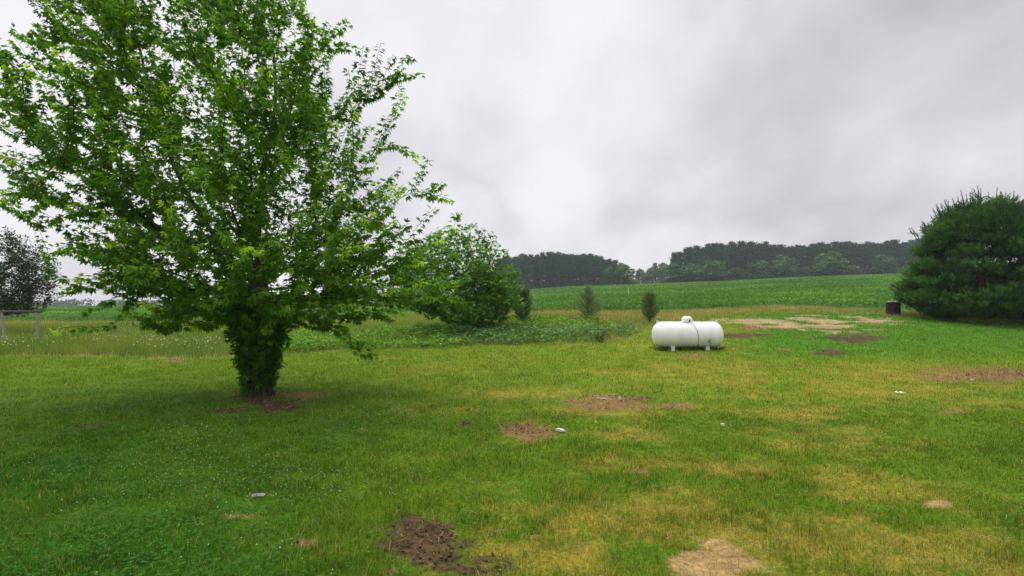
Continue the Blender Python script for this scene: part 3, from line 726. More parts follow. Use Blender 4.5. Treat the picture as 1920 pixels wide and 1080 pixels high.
def second_maple():
    bx, by, bz = ground_at(898, 622); s = by/1000; r = np.random.default_rng(111)
    root = empty('young_maple', (bx, by, bz)); tag(root, 'smaller round leafy maple with several stems, behind the right side of the big maple', 'tree')
    H = EYE-bz
    hs = [.35, .9, 1.6, 2.6, 3.4, 4.2, 4.8, EYE-bz+(572-418)*s]
    R_ = [1.0, 2.0, 2.45, 2.3, 1.6, 1.25, .8, .15]; L_ = [1.0, 3.0, 4.6, 4.8, 4.4, 3.6, 2.4, .3]; D_ = [.8, 1.7, 2.2, 2.3, 1.9, 1.4, .8, .2]
    k = (EYE-bz+(572-418)*s)/5.3
    hs = list(np.linspace(.35, 1, 1)) + [h*k for h in [.9, 1.6, 2.6, 3.4, 4.2, 4.8]] + [hs[-1]]
    R_ = [a*k for a in R_]; L_ = [a*k for a in L_]; D_ = [a*k for a in D_]
    trunk = [(0, 0, -.1), (0, 0, .2), (.02, 0, .45), (.03, 0, .8), (.05, 0, 1.2)]
    T = np.concatenate([env_targets(r, 250, hs, R_, L_, D_, .2), env_targets(r, 1700, hs, R_, L_, D_, .5)])
    P, par, tw, nt0 = grow(112, trunk, T, .25, .3, .05, .02, 1)
    R = radii(P, par, .005, 2.2, [.2, .17, .15, .13, .1], nt0, .1)
    branch_mesh('trunk', P, par, R, M_bark, root, nt0=nt0)
    leaf_field('crown', tw, 113, .07, .85, .20, (.115, .28, .03), (.27, .46, .06), M_leaf, root, T_MAPLE, .5, 2, .2)
second_maple()

def dark_tree():
    by = 34.0; bx = -.985*by; bz = float(terrain(bx, by)); s = by/1000; r = np.random.default_rng(121)
    root = empty('dark_leaved_tree', (bx, by, bz)); tag(root, 'dark purplish green tree cut by the left edge, behind the wooden frame', 'tree')
    top = EYE-bz+(572-405)*s
    hs = [1.3, 2.0, 3.2, 4.6, 6.0, top]; R_ = [2.4, 3.6, 4.1, 3.9, 2.6, .3]; L_ = [2.5, 3.5, 4.2, 4.0, 2.8, .4]; D_ = [2, 3, 3.4, 3.2, 2.2, .3]
    trunk = [(0, 0, -.1), (0, 0, .4), (0, 0, .9), (.05, 0, 1.5), (.08, 0, 2.3), (.1, 0, 3.2)]
    T = np.concatenate([env_targets(r, 200, hs, R_, L_, D_, .2), env_targets(r, 2100, hs, R_, L_, D_, .5)])
    P, par, tw, nt0 = grow(122, trunk, T, .25, .35, .0, .02, 2)
    branch_mesh('trunk', P, par, radii(P, par, .006, 2.2, [.2, .18, .17, .15, .12, .1], nt0, .12), M_bark, root, nt0=nt0)
    leaf_field('crown', tw, 123, .08, 1.0, .21, (.030, .062, .018), (.05, .10, .03), M_dull, root, T_LEAF, .1, 2, .2)
dark_tree()

# ------------------------------------------------------------------ conifers near
def big_pine(name, px, py, half, toppy, seed, label, nsh=7000, lead=30):
    bx, by, bz = ground_at(px, py); s = by/1000; r = np.random.default_rng(seed)
    root = empty(name, (bx, by, bz)); tag(root, label, 'tree', 'big pines at the right')
    H = EYE-bz+(572-toppy)*s; R0 = half*s
    mb = MB(); mb.tube([(0, 0, -.1), (0, 0, .5), (.03, 0, H*.4), (0, 0, H*.85)], [.24, .2, .13, .04], 9)
    hs = np.array([.02, .08, .2, .38, .55, .7, .82, .92, 1.0]); rr = np.array([.66, .84, 1.04, .95, .78, .66, .54, .40, .10])
    # bough clumps over an uneven surface
    P = []; A = []; cl = []
    nb = 330
    for b in range(nb):
        h = r.uniform(.035, .97)**.95 if b > 60 else r.uniform(.03, .25); a = r.uniform(0, 2*pi); Rr = np.interp(h, hs, rr)*R0*(.35+.65*r.random()**.35)
        c = np.array([Rr*cos(a), Rr*sin(a), h*H]); out = np.array([cos(a), sin(a), .25+h*1.5]); out /= np.linalg.norm(out)
        sz = r.uniform(.34, .72)*R0/3.9; m = int(nsh/nb*(.6+.8*r.random())); tone = .5+.9*r.random()
        q = r.normal(0, 1, (m, 3)); q = unit(q)*(r.random((m, 1))**.35)*sz*np.array([1.15, 1.15, .50])*1.2; q[:, 2] += (q[:, :2]@out[:2])*.35
        q += out*.2
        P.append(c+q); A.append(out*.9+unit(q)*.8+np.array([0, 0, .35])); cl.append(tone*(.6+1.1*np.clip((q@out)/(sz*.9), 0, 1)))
    P = np.concatenate(P); A = np.concatenate(A); cl = np.concatenate(cl)
    n = len(P); per = 5
    P = np.repeat(P, per, 0) + r.normal(0, .07, (n*per, 3)); A = np.repeat(unit(A), per, 0) + r.normal(0, .35, (n*per, 3)); cl = np.repeat(cl, per)
    # spiky leaders
    Lp = []; La = []; lc = []
    for k in range(lead):
        a = r.uniform(0, 2*pi); q = r.random()**.6*.85*R0; h = np.interp(q/R0, [0, .4, .62, .8], [1.0, .93, .84, .74])*H
        d = np.array([cos(a)*q/R0*.7, sin(a)*q/R0*.7, 1.0]); d /= np.linalg.norm(d); L = r.uniform(.6, 1.2)
        p0 = np.array([q*cos(a), q*sin(a), h+.1]); mb.tube([p0, p0+d*L*.6, p0+d*(L)+np.array([0, 0, .05])], [.012, .008, .004], 4, False)
        m = 22; tt = np.linspace(.1, 1, m)[:, None]; Lp.append(p0+d*L*tt); La.append(d+r.normal(0, .22, (m, 3))); lc.append(np.full(m, 1.15))
        for b2 in range(3):
            e = d + r.normal(0, .6, 3); e /= np.linalg.norm(e); t0 = r.uniform(.1, .5); L2 = L*r.uniform(.3, .5); m = 12; tt = np.linspace(0, 1, m)[:, None]
            Lp.append(p0+d*L*t0+e*L2*tt); La.append(e+r.normal(0, .2, (m, 3))); lc.append(np.full(m, 1.15))
    mb.build('trunk', M_bark, root, True)
    nmain = len(P); P = np.concatenate([P]+Lp); A = np.concatenate([A]+La); cl = np.concatenate([cl]+lc); n = len(P); szs = np.where(np.arange(n) < nmain, .165, .085)
    ok = P[:, 2] > .12; P, A, cl, szs = P[ok], A[ok], cl[ok], szs[ok]; n = len(P)
    Nn = r.normal(0, 1, (n, 3))
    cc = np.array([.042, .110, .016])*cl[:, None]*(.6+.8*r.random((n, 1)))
    cc[r.random(n) < .05] = (.10, .16, .04)
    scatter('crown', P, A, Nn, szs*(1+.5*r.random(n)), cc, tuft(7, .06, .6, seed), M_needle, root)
big_pine('white_pine', 1845, 600, 115, 388, 131, 'big round dark green pine with spiky top beside the rusty barrel', 12500, 110)
big_pine('white_pine', 2015, 606, 110, 420, 132, 'dark pine half hidden behind the big round pine at the right edge', 8000, 16)

def small_conifer(px, py, toppy, half, seed, label, colr, narrow=False):
    bx, by, bz = ground_at(px, py); s = by/1000; r = np.random.default_rng(seed)
    root = empty('young_pine', (bx, by, bz)); tag(root, label, 'tree', 'young pines in the long grass')
    H = (572-toppy)*s + EYE-bz; R0 = half*s
    mb = MB(); mb.tube([(0, 0, -.05), (0, 0, H*.5), (0, 0, H)], [.04, .025, .006], 6)
    P = []; A = []
    h = .05*H
    while h < H*.93:
        f = h/H; k = r.integers(5, 9); a0 = r.uniform(0, 6)
        prof = (np.interp(f, [0, .15, .35, .6, .8, 1], [.85, 1, .72, .36, .16, .05]) if not narrow else np.interp(f, [0, .15, .3, .6, .85, 1], [.7, 1, .95, .85, .5, .1]))
        for j in range(k):
            a = a0+j*2*pi/k+r.uniform(-.25, .25); L = R0*prof*r.uniform(.7, 1.15); up = r.uniform(.35, .75)+f*.9
            d = np.array([cos(a), sin(a), up]); d /= np.linalg.norm(d); L = L/max(.4, (1-d[2]**2)**.5)
            p0 = np.array([0, 0, h]); p1 = p0+d*L*.6; p2 = p0+np.array([cos(a), sin(a), 0])*L*d[0]/(cos(a)+1e-9)+np.array([0, 0, up*.9*L*.9])
            p2 = p0+d*L+np.array([0, 0, .08*L])
            mb.tube([p0, p1, p2], [.010, .007, .003], 4, False)
            m = max(5, int(L/(.026 if narrow else .032))); tt = r.uniform(.15, 1.02, m)[:, None]; q = p0+(p2-p0)*tt + r.normal(0, .012, (m, 3))
            P.append(q); A.append(d*np.ones((m, 1))+r.normal(0, .35, (m, 3))+np.array([0, 0, .15]))
        h += H*r.uniform(.042, .07) if not narrow else H*.05
    m = 40; P.append(np.array([0, 0, 1])*np.linspace(H*.8, H, m)[:, None]); A.append(np.array([0, 0, 1.])+r.normal(0, .25, (m, 3)))
    for k in range(4):
        a = r.uniform(0, 6.28); h0 = H*r.uniform(.7, .82); L = H*.16; d = unit(np.array([cos(a)*.35, sin(a)*.35, 1])); m = 22
        P.append(np.array([0, 0, h0])+np.array([cos(a), sin(a), 0])*.06+d*L*np.linspace(0, 1, m)[:, None]); A.append(d*np.ones((m, 1))+r.normal(0, .2, (m, 3)))
    mb.build('trunk', M_bark, root)
    P = np.concatenate(P); A = np.concatenate(A); n = len(P)
    cc = np.array(colr)*(.6+.8*r.random((n, 1)))
    scatter('crown', P, A, r.normal(0, 1, (n, 3)), (.10 if narrow else .095)+.05*r.random(n), cc, tuft(6, .05, .6, seed), M_needle, root)
small_conifer(1103, 603, 534, 33, 141, 'open grey green young pine with upright leaders left of the white tank', (.22, .32, .11))
small_conifer(1218, 604, 552, 16, 142, 'small dark bushy pine just left of and behind the white tank', (.15, .245, .06), True)
small_conifer(980, 606, 545, 18, 143, 'dense little evergreen against the right side of the smaller maple', (.08, .17, .05), True)

def tall_weed():
    bx, by, bz = ground_at(1124, 641); s = by/1000; r = np.random.default_rng(151)
    root = empty('tall_weed', (bx, by, bz)); tag(root, 'tall dark leafy weed standing up at the lawn edge below the open young pine', 'weed')
    mb = MB(); P = []; A = []
    for k, (dx, H, ln) in enumerate([(-.05, 1.05, -.02), (.08, .65, .16), (-.12, .45, -.1), (.02, .5, .28)]):
        pts = [(dx, 0, 0), (dx+ln*.4, 0, H*.5), (dx+ln, .02, H)]; mb.tube(pts, [.010, .008, .004], 5)
        for j in range(int(40*H)):
            f = r.uniform(.1, 1); a = r.uniform(0, 6.28); P.append((dx+ln*f, 0, H*f)); A.append((cos(a), sin(a), r.uniform(-.5, 1.2)))
    mb.build('stem', M_bark, root)
    P = np.array(P, float); A = np.array(A); n = len(P)
    scatter('leaves', P, A, np.tile([0, -.2, 1.], (n, 1))+r.normal(0, .2, (n, 3)), .09+.07*r.random(n), np.array([.03, .07, .025])*(.5+1.0*r.random((n, 1))), T_LEAF, M_dull, root)
tall_weed()

# ------------------------------------------------------------------ far woods
def cards(name, P, r, size, colr, parent, mat=M_dull, outward=None, tmpl=T_CARD):
    n = len(P); A = r.normal(0, 1, (n, 3)); Nn = (outward if outward is not None else 0) + r.normal(0, .5, (n, 3)) + np.array([0, 0, .5])
    return scatter(name, P, A, Nn, size*(.6+.8*r.random(n)), colr, tmpl, mat, parent)
def far_pine_src(seed, H=16.5, bare=.5, name='plantation_pine', ncl=40):
    r = np.random.default_rng(seed); root = empty(name, (0, 0, 0))
    mb = MB(); mb.tube([(0, 0, -.5), (.1*r.normal(), 0, H*.5), (0, 0, H*.96)], [.20, .15, .04], 6)
    for k in range(26):
        h = H*r.uniform(min(.22, bare), bare+.1); a = r.uniform(0, 6.28); L = r.uniform(.8, 1.8); mb.tube([(0, 0, h), (cos(a)*L, sin(a)*L, h+r.uniform(-.1, .3))], [.05, .02], 3, False)
    mb.build('trunk', M_barkfar, root)
    P = []; O = []; c = []
    for k in range(ncl):
        f = r.random()**.9; h = H*(bare+(1-bare)*f); Rr = 2.4*(1-f)**.85+.12; a = r.uniform(0, 6.28); q = Rr*r.uniform(.35, 1)
        cc = np.array([q*cos(a), q*sin(a), h]); m = 36; d = r.normal(0, 1, (m, 3))*np.array([.55, .55, .28]); P.append(cc+d); O.append(d); c.append(np.full(m, .65+.7*r.random()))
    m = 30; P.append(np.stack([r.normal(0, .22, m), r.normal(0, .22, m), H*r.uniform(.9, 1.0, m)], 1)); O.append(r.normal(0, 1, (m, 3))); c.append(np.ones(m))
    P = np.concatenate(P); O = np.concatenate(O); c = np.concatenate(c)[:, None]
    cards('crown', P, r, .40, np.array([.027, .080, .034])*c*(.7+.6*r.random((len(P), 1))), root, M_needle, O)
    return root
def far_broad_src(seed, H=11, W_=4.6, colr=(.075, .165, .05), nl=26, per=70):
    r = np.random.default_rng(seed); root = empty('broadleaf_tree', (0, 0, 0))
    mb = MB(); mb.tube([(0, 0, -.5), (0, 0, H*.3), (.2, 0, H*.7)], [.3, .24, .08], 7)
    for k in range(6):
        a = k*1.05; mb.tube([(0, 0, H*.25), (cos(a)*W_*.5, sin(a)*W_*.5, H*.6)], [.13, .04], 5)
    mb.build('trunk', M_barkfar, root)
    P = []; O = []; c = []
    for k in range(nl):
        a = r.uniform(0, 6.28); f = r.uniform(.12, .88); Rr = W_*np.interp(f, [.1, .35, .6, .9], [.75, .8, .72, .2])*r.uniform(.5, 1)
        ce = np.array([Rr*cos(a), Rr*sin(a), H*f]); rad = W_*r.uniform(.24, .40); m = per; d = unit(r.normal(0, 1, (m, 3))+np.array([0, 0, .35]))*(.75+.3*r.random((m, 1)))*rad*np.array([1, 1, .85])
        P.append(ce+d); O.append(d/rad*1.5); c.append(np.full(m, .75+.5*r.random()))
    P = np.concatenate(P); O = np.concatenate(O); c = np.concatenate(c)[:, None]
    cards('crown', P, r, .55, np.array(colr)*c*(.65+.7*r.random((len(P), 1))), root, M_dull, O)
    return root
def copy_tree(o):
    c = o.copy(); col.objects.link(c)
    for ch in o.children:
        d = ch.copy(); col.objects.link(d); d.parent = c
    return c
def place(src, used, x, y, s, rz, dz=0, sx=1):
    o = src if id(src) not in used else copy_tree(src); used.add(id(src))
    o.location = (x, y, float(terrain(x, y))-.2+dz); o.scale = (s*sx, s*sx, s); o.rotation_euler = (0, 0, rz); return o
used = set()
pines = [far_pine_src(s, 16.5, b) for s, b in ((161, .42), (162, .38), (163, .46), (164, .4))]
full = [far_pine_src(s, 16.5, .03, 'dense_pine', 80) for s in (165, 166)]
def at(px, Y): return (px-960)/F*Y*CP
r = random.Random(5)
# skyline heights (photo px of the tops) for the woods
topL = lambda px: float(np.interp(px, [940, 960, 1000, 1060, 1100, 1150, 1175], [486, 482, 478, 476, 478, 488, 498]))
topR = lambda px: float(np.interp(px, [1262, 1290, 1330, 1380, 1500, 1600, 1650, 1700, 1760, 1900, 2000], [478, 467, 460, 456, 459, 456, 458, 450, 436, 430, 428]))
def pine_at(px, Y, top, lab, grp, cat='tree', dense=False):
    x = at(px, Y); z = float(terrain(x, Y)); H = EYE + (572-top)*Y/F*1.0 - z
    src = full[r.randrange(2)] if dense else pines[r.randrange(4)]; o = place(src, used, x, Y, H/16.5, r.uniform(0, 6.28), 0, 1.35 if dense else max(.95, 13/H))
    tag(o, lab, cat, grp); return o
for row in range(4):
    Y = 250+row*7
    k = 0; px = 931.0 + (row*5.3) % 13
    while px < 1172:
        pine_at(px+r.uniform(-3, 3), Y+r.uniform(-2, 2), topL(px)+r.uniform(-4, 6)+(5 if row == 0 else 0), 'tall thin trunked plantation pine in the dark wood left of the gap above the field', 'pines of the left wood', dense=row > 1); px += 11.5
for row in range(4):
    Y = 244+row*7; px = 1262.0+(row*6.1) % 15
    while px < 1830:
        pine_at(px+r.uniform(-4, 4), Y+r.uniform(-2, 2), topR(px)+r.uniform(-4, 8)+(6 if row == 0 else 0), 'tall dark pine in the long wood right of the gap above the field', 'pines of the right wood', dense=row > 1); px += 14.5
far = [far_broad_src(171, 11, 4.6), far_broad_src(172, 10, 4.8, (.060, .14, .05)), far_broad_src(173, 12, 4.2, (.095, .19, .05))]
BR = [(1172, 246, 490, 25, 2, 'light green broadleaf tree ending the left wood beside the gap'), (1140, 246, 497, 17, 1, 'low dull green broadleaf tree near the right end of the left wood'),
      (1268, 240, 492, 26, 1, 'leftmost low broadleaf tree in front of the right wood'), (1300, 238, 489, 28, 0, 'wide broadleaf tree, second from the gap in front of the right wood'), (1338, 236, 481, 26, 0, 'taller rounded broadleaf tree where the right wood reaches full height'),
      (1425, 234, 486, 27, 1, 'dull green broadleaf tree before the middle of the right wood'), (1472, 233, 471, 27, 0, 'tall domed broadleaf tree before the middle of the right wood'),
      (1557, 231, 465, 30, 0, 'tallest broad round topped tree in front of the right wood'), (1660, 229, 474, 26, 1, 'broadleaf tree at the right wood close to the big round pine'), (1380, 236, 500, 22, 1, 'low spreading broadleaf tree between taller ones at the right wood edge'),
      (1600, 230, 495, 18, 2, 'short broadleaf tree right of the tallest round topped one'), (1510, 233, 497, 16, 1, 'short bushy tree left of the tallest round topped one')]
for px, Y, top, half, k, lab in BR:
    x = at(px, Y); z = float(terrain(x, Y)); H = EYE+(572-top)*Y/F-z; src = far[k]; h0 = (11, 10, 12)[k]; w0 = (4.6, 4.8, 4.2)[k]
    s = H/(h0*1.02); o = place(src, used, x, Y, s, r.uniform(0, 6.28), .0, half*Y/F/(w0*s)); tag(o, lab, 'tree', 'broadleaf trees along the field edge')
# hazier trees seen through the gap
for k, (px, top) in enumerate([(1196, 507), (1206, 503), (1217, 500), (1229, 493), (1240, 491), (1251, 494), (1262, 490)]):
    Y = 330+((k*37) % 20); x = at(px, Y); z = float(terrain(x, Y)); H = EYE+(572-top)*Y/F-z
    src = (pines[k % 4] if k % 3 == 0 else far[k % 3]); h0 = 16.5 if k % 3 == 0 else (11, 10, 12)[k % 3]
    tag(place(src, used, x, Y, H/h0, k*1.3), 'pale hazy pine far back in the gap between the two woods' if k % 3 == 0 else 'pale hazy rounded tree far back in the gap between the woods', 'tree', 'trees in the gap between the woods')
# undergrowth along the foot of the woods
def undergrowth():
    rr = np.random.default_rng(181); P = []; O = []; c = []
    for (p0, p1, Y, n, hh) in ((935, 1190, 246, 60, 4.2), (935, 1200, 262, 60, 9), (935, 1205, 275, 60, 12), (1255, 1840, 262, 90, 8), (1190, 1262, 326, 30, 6), (1255, 1840, 236, 150, 4.0)):
        for k in range(n):
            px = p0+(p1-p0)*(k+rr.random())/n; y = Y+rr.uniform(-1, 3)-(px-1255)*.012*(p0 > 1250); x = at(px, y); z = float(terrain(x, y)); h = hh*rr.uniform(.35, 1); w = rr.uniform(1.2, 2.2); m = 60
            d = unit(rr.normal(0, 1, (m, 3)))*(rr.random((m, 1))**.4)*np.array([w, w, h/2]); P.append(np.array([x, y, z+h*.45])+d); O.append(unit(d)); c.append(np.full(m, .6+.8*rr.random()))
    P = np.concatenate(P); O = np.concatenate(O); c = np.concatenate(c)[:, None]
    o = cards('undergrowth', P, rr, .5, np.array([.036, .075, .034])*c*(.7+.6*rr.random((len(P), 1))), None, M_dull, O)
    tag(o, 'dark low bushes filling the foot of the far woods', 'undergrowth', kind='stuff')
undergrowth()
def horizon_wood():
    rr = np.random.default_rng(191); P = []; O = []
    for k in range(170):
        px = rr.uniform(-250, 940); y = rr.uniform(480, 560); x = at(px, y); z = float(terrain(x, y)); h = (7+5*vnoise(np.array([px/70.]), np.array([.5]), 3)[0]-1.5)*1.0; m = 60
        d = unit(rr.normal(0, 1, (m, 3)))*(rr.random((m, 1))**.4)*np.array([7, 5, h/2]); P.append(np.array([x, y, z+h*.45])+d); O.append(unit(d))
    P = np.concatenate(P); O = np.concatenate(O)
    o = cards('distant_wood', P, rr, 2.0, np.array([.05, .09, .05])*(.7+.6*rr.random((len(P), 1))), None, M_dull, O)
    tag(o, 'low bluish line of distant woods on the horizon behind the big maple', 'wood', kind='stuff')
horizon_wood()

# ------------------------------------------------------------------ propane tank
M_white = solid('white_tank_paint', (.80, .785, .785), .42, noise=.13, nscale=2.2, spec=.35, stretch=(3, 1, .5))
M_black = solid('black_rubber', (.02, .02, .022), .6)
M_grey = solid('grey_metal', (.25, .25, .26), .5, .4)
M_block = solid('pale_concrete', (.72, .71, .67), .9, noise=.2, nscale=20)
def tank():
    bx, by, bz = ground_at(1289, 655); s = by/1000; root = empty('propane_tank', (bx, by, bz))
    tag(root, 'white horizontal propane tank with domed cap, on short feet in the grass', 'tank')
    L = 131*s; Rr = 49*s/2; zc = (655-627)*s + (bz-(EYE-(655-572)*s))*0 ; zc = .06+Rr
    prof = []; hd = .40
    for k in range(15):
        a = pi/2*k/14; prof.append((Rr*sin(a)**.9, -L/2+hd*(1-cos(a))))
    prof += [(Rr, -L/2+hd+(L-2*hd)*k/6) for k in range(1, 6)]
    prof += [(r_, -h_) for r_, h_ in prof[14::-1]]
    prof[0] = (.002, -L/2); prof[-1] = (.002, L/2)
    mb = MB(); mb.lathe(prof, 56, 'x', (0, 0, zc)); mb.build('tank_shell', M_white, root, True)
    mb = MB(); d = .215; mb.lathe([(d*1.0, -.05), (d, .10), (d*.97, .155), (d*.85, .20), (d*.55, .235), (.01, .245)], 32, 'z', (-.01, 0, zc+Rr-.02))
    dome = mb.build('dome_lid', M_white, root, True)
    mb = MB(); mb.tube([(-.24, -.17, zc+Rr-.012), (-.12, -.235, zc+Rr-.045), (.0, -.26, zc+Rr-.055)], .010, 6); mb.build('lid_seam', M_black, dome)
    mb = MB(); mb.box((.028, -.226, zc+Rr+.035), (.045, .03, .085)); mb.build('lid_latch', M_black, dome, bevel=.006)
    mb = MB(); mb.box((.235, -.02, zc+Rr+.012), (.08, .06, .05)); mb.build('hinge', M_white, dome, bevel=.005)
    for sx in (-1, 1):
        mb = MB(); x = sx*(L/2-.225); zt = zc+Rr*.955
        mb.lathe([(.022, -.012), (.055, -.012), (.055, .012), (.022, .012), (.022, -.012)], 16, 'x', (0, 0, 0))
        v = np.array(mb.v); v = np.stack([v[:, 1], v[:, 0], v[:, 2]], 1)+np.array([x, 0, zt+.015]); mb.v = [tuple(p) for p in v]; mb.box((x-sx*.01, 0, zt-.06), (.10, .022, .09))
        lug = mb.build('lifting_lug', M_white, root)
        mb = MB(); mb.box((x, -.0135, zt+.015), (.03, .004, .03)); mb.build('lug_hole', M_black, lug)
    for x in (-L*.24, L*.25):
        mb = MB(); mb.box((x, 0, .05), (.15, .70, .22)); mb.box((x, 0, -.06), (.18, .76, .06)); mb.build('foot', M_block, root, bevel=.008)
    pts = []
    for k in range(14):
        t = k/13; ang = radians(78-150*t); x = .06+.245*sin(min(t*1.25, 1)*pi/2)-.05*max(0, t-.75)*4*.6
        pts.append((x, -(Rr+.012)*cos(ang), zc+(Rr+.012)*sin(ang)))
    mb = MB(); mb.tube(pts, .007, 6); mb.build('cable', M_black, root, True)
    mb = MB(); mb.lathe([(.001, .05), (.03, .045), (.03, 0), (.02, -.03)], 12, 'z', (.60, 0, zc+Rr)); mb.build('valve_cap', M_black, root)
    r = np.random.default_rng(7); n = 900
    x = r.uniform(-L*.5, L*.5, n); y = np.concatenate([r.uniform(-.40, -.2, n//2), r.uniform(-.5, .4, n-n//2)]); h = .05+.14*r.random(n)**2
    kf = ~((np.minimum(np.abs(x+L*.24), np.abs(x-L*.25)) < .15) & (y < -.15)); x, y, h = x[kf], y[kf], h[kf]; n = len(x)
    P = np.stack([bx+x, by+y, bz+h*r.random(n)], 1); A = r.normal(0, 1, (n, 3)); A[:, 2] = np.abs(A[:, 2])
    k = 26; P2 = np.stack([bx+.70+r.normal(0, .035, k), by-.60+r.normal(0, .03, k), bz+.12+.42*r.random(k)], 1); P = np.concatenate([P, P2]); A = np.concatenate([A, r.normal(0, 1, (k, 3))]); n = len(P)
    tag(scatter('tank_weeds', P, A, np.tile([0, 0, 1.], (n, 1))+r.normal(0, .4, (n, 3)), .05+.05*r.random(n), np.array([.045, .13, .03])*(.6+.8*r.random((n, 1))), T_LEAF, M_grass), 'low green weeds growing under and in front of the white tank', 'weeds', kind='stuff')
tank()

# ------------------------------------------------------------------ barrel
M_rust = solid('rusty_steel', (.055, .028, .030), .85, .2, noise=.5, nscale=7, second=(.020, .011, .012), bump=.3, spec=.2)
M_ash = solid('pale_ash', (.45, .44, .42), .9, noise=.4, nscale=15)
def barrel():
    bx, by, bz = ground_at(1675, 591); s = by/1000; root = empty('burn_barrel', (bx, by, bz)); tag(root, 'rusty dark steel barrel standing open topped at the field edge', 'barrel')
    R = 11.4*s; H = 24*s
    prof = [(.02, .03), (R*.98, .03), (R, .0)]
    for f in np.linspace(.02, .98, 40): prof.append((R*(1+.035*max(0, 1-abs(f-.33)/.03)+.035*max(0, 1-abs(f-.66)/.03)), H*f))
    prof += [(R*1.03, H*.985), (R*1.03, H), (R*.96, H), (R*.96, H*.3), (.02, H*.3)]
    mb = MB(); mb.lathe(prof, 40); mb.build('barrel_body', M_rust, root, True)
    mb = MB(); mb.lathe([(R*1.045, H*.965), (R*1.055, H*.985), (R*1.045, H*1.005), (R*.97, H*1.005)], 40); mb.build('rim', M_rust, root, True)
    rr = random.Random(3); mb = MB()
    for k in range(9): 
        a = rr.uniform(0, 6.28); q = rr.uniform(0, .7)*R; rot = np.array([[cos(a), -sin(a), 0], [sin(a), cos(a), 0], [0, 0, 1]]) ; mb.box((q*cos(a), q*sin(a), H*.985), (.26, .14, .14), rot)
    o = mb.build('ash_heap', M_ash, None, bevel=.02); o.location = (bx, by, bz); tag(o, 'pale ash and scraps heaped in the top of the rusty barrel', 'ash')
barrel()

# ------------------------------------------------------------------ wooden frame on the left, marker post
M_wood = solid('weathered_wood', (.33, .30, .29), .85, noise=.35, nscale=6, bump=.4, spec=.2, stretch=(1, 1, .15))
M_woodd = solid('dark_weathered_wood', (.10, .078, .07), .85, noise=.4, nscale=6, bump=.4, spec=.2)
M_wire = solid('grey_wire', (.35, .37, .37), .5, .5)
def frame():
    Y = 26.5; x0 = at(71, Y); z0 = float(terrain(x0, Y)); root = empty('wooden_frame', (x0, Y, z0)); s = Y/1000
    tag(root, 'old grey wooden posts with a top rail in the long grass at left', 'fence')
    H = EYE-z0-(586-572)*s
    mb = MB(); mb.box((0, 0, H/2-.1), (.11, .10, H+.2)); mb.build('post', M_wood, root, bevel=.01)
    x1 = (8-71)*s; mb = MB(); mb.tube([(x1+.05, .05, -.1), (x1-.17, .05, H)], .052, 8); mb.build('post', M_wood, root)
    x2 = (-140-71)*s; mb = MB(); mb.box((x2, .3, H/2-.1), (.13, .11, H+.2)); mb.build('post', M_wood, root, bevel=.01)
    mb = MB(); mb.tube([(.2, .0, H+.045), (x1, .05, H+.045), (x2-.3, .3, H+.05)], .055, 8); mb.build('top_rail', M_woodd, root)
    mb = MB(); mb.tube([(-.06, -.02, H-.03), (x1*.5, 0, H-.11), (x1-.1, .0, H-.22), (x2, .25, H-.16)], .012, 5); mb.build('wire', M_wire, root)
    mb = MB(); mb.tube([(x1-.12, -.01, H-.33), (x2, .22, H-.38)], .012, 5); mb.build('wire', M_wire, root)
frame()
def marker():
    x, y, z = ground_at(1178, 553); root = None
    mb = MB(); mb.tube([(0, 0, -.2), (0, 0, 1.3)], .075, 8); mb.tube([(0, 0, 1.3), (-.05, 0, 2.0)], .05, 6)
    o = mb.build('marker_post', solid('pale_plastic', (.5, .52, .5), .6)); s_ = y/95.; o.scale = (s_, s_, s_*.7); o.location = (x, y, z); tag(o, 'thin pale post standing in the crops above the young pines', 'post')
marker()

# ------------------------------------------------------------------ stones and scraps on the lawn
M_stone = solid('pale_stone', (.52, .50, .48), .8, noise=.15, nscale=30, bump=.2)
M_stoned = solid('grey_stone', (.26, .22, .19), .9, noise=.4, nscale=25, bump=.4)
def rock(name, px, py, d, rz, lab, mat, cat='stone', seed=0, up=.35):
    x, y, z = ground_at(px, py); r = np.random.default_rng(seed+900)
    import bmesh
    bm = bmesh.new(); bmesh.ops.create_icosphere(bm, subdivisions=3, radius=.5)
    ph = r.uniform(0, 6, 6)
    for v in bm.verts:
        c = v.co; f = 1+.12*sin(5*c.x+ph[0])+.10*sin(7*c.y+ph[1])+.1*sin(6*c.z+ph[2])
        c.x = max(-.40, min(.40, c.x*f)); c.y = max(-.38, min(.38, c.y*f)); c.z = max(-.36, min(.36, c.z*f))
        c.x *= d[0]*1.0; c.y *= d[1]*1.05; c.z *= d[2]*1.3
    me = bpy.data.meshes.new(name); bm.to_mesh(me); bm.free(); me.polygons.foreach_set('use_smooth', [True]*len(me.polygons))
    o = link(name, me, mat); o.location = (x, y, z+d[2]*up+.02); o.rotation_euler = (0, .05, rz); return tag(o, lab, cat)
rock('stone', 1052, 811, (.10, .20, .05), .75, 'white oblong stone beside the brown dry patch in the middle of the lawn', M_stone, seed=1)
rock('stone', 1355, 801, (.075, .08, .05), .2, 'small round pale grey stone alone in the grass right of the oblong white one', M_stone, seed=2)
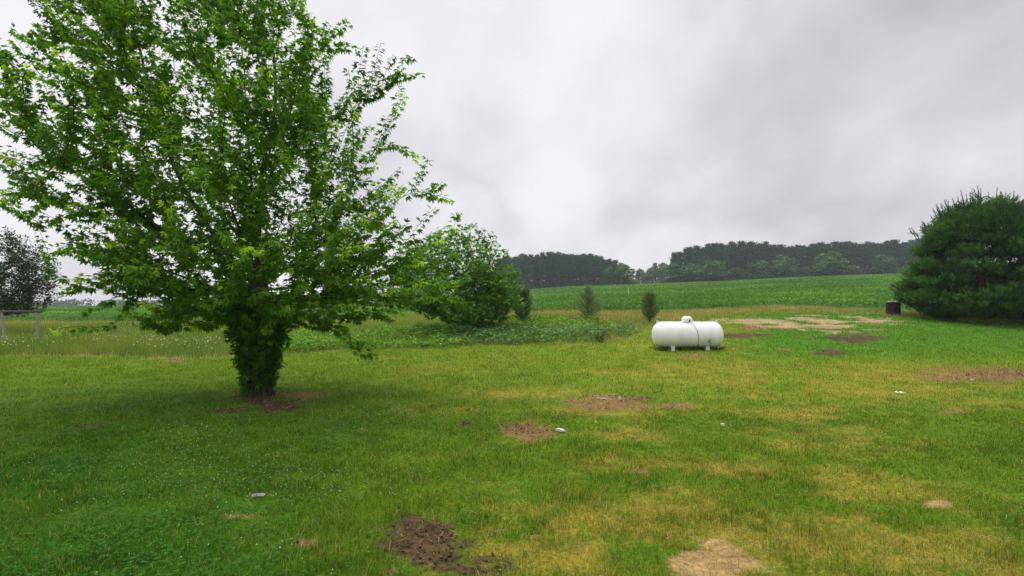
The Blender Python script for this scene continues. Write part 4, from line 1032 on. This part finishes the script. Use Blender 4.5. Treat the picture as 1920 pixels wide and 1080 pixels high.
rock('stone', 1162, 751, (.07, .06, .07), .4, 'white pebble on the back edge of the brown patch below the tank', M_stone, seed=3)
rock('stone', 1117, 795, (.035, .035, .035), .4, 'tiny white pebble in the grass between the two brown patches', M_stone, seed=6)
rock('flat_stone', 484, 934, (.16, .11, .02), .3, 'flat brown grey stone in the clover at lower left', M_stoned, seed=5)
rock('stone', 1823, 716, (.09, .07, .06), .4, 'white pebble below the long dirt patch at the right edge', M_stone, seed=8)
def scrap():
    x, y, z = ground_at(1688, 740); r = random.Random(4); V = []; Fc = []; n = 7
    for j in range(n):
        for i in range(n): V.append(((i/(n-1)-.5)*.17+r.uniform(-.006, .006), (j/(n-1)-.5)*.10, .018+.02*sin(i*1.7)*cos(j*1.2)+r.uniform(0, .014)))
    Fc = [(j*n+i, j*n+i+1, (j+1)*n+i+1, (j+1)*n+i) for j in range(n-1) for i in range(n-1)]
    me = bpy.data.meshes.new('paper_scrap'); me.from_pydata(V, [], Fc); o = link('paper_scrap', me, solid('white_paper', (.75, .75, .75), .7)); o.location = (x, y, z+.03)
    m = o.modifiers.new('thick', 'SOLIDIFY'); m.thickness = .002; tag(o, 'crumpled white scrap on the yellowed grass at the right', 'litter')
    x, y, z = ground_at(1135, 751)
    mb = MB(); mb.tube([(-.12, .03, .03), (-.04, .0, .035), (.03, -.02, .03), (.13, -.03, .02)], [.008, .014, .012, .006], 6); mb.tube([(-.12, .03, .03), (-.17, .08, .05)], [.009, .004], 5)
    o = mb.build('stick', M_stone, None, True); o.location = (x, y, z+.01); tag(o, 'short pale bleached stick on the brown patch below the tank', 'stick')
scrap()

# ------------------------------------------------------------------ haze
def haze():
    mb = MB(); mb.box((0, 300, 20), (1140, 670, 48)); m, t, L, out = mat_new('damp_air')
    v = N(t, 'ShaderNodeVolumePrincipled', ins={'Color': (.86, .90, 1.0, 1), 'Density': HAZE, 'Anisotropy': .1}); L(v.outputs[0], out.inputs['Volume'])
    o = mb.build('haze', m); tag(o, 'thin damp haze over the field and far woods', 'haze', kind='stuff')
HAZE = .00035
haze()
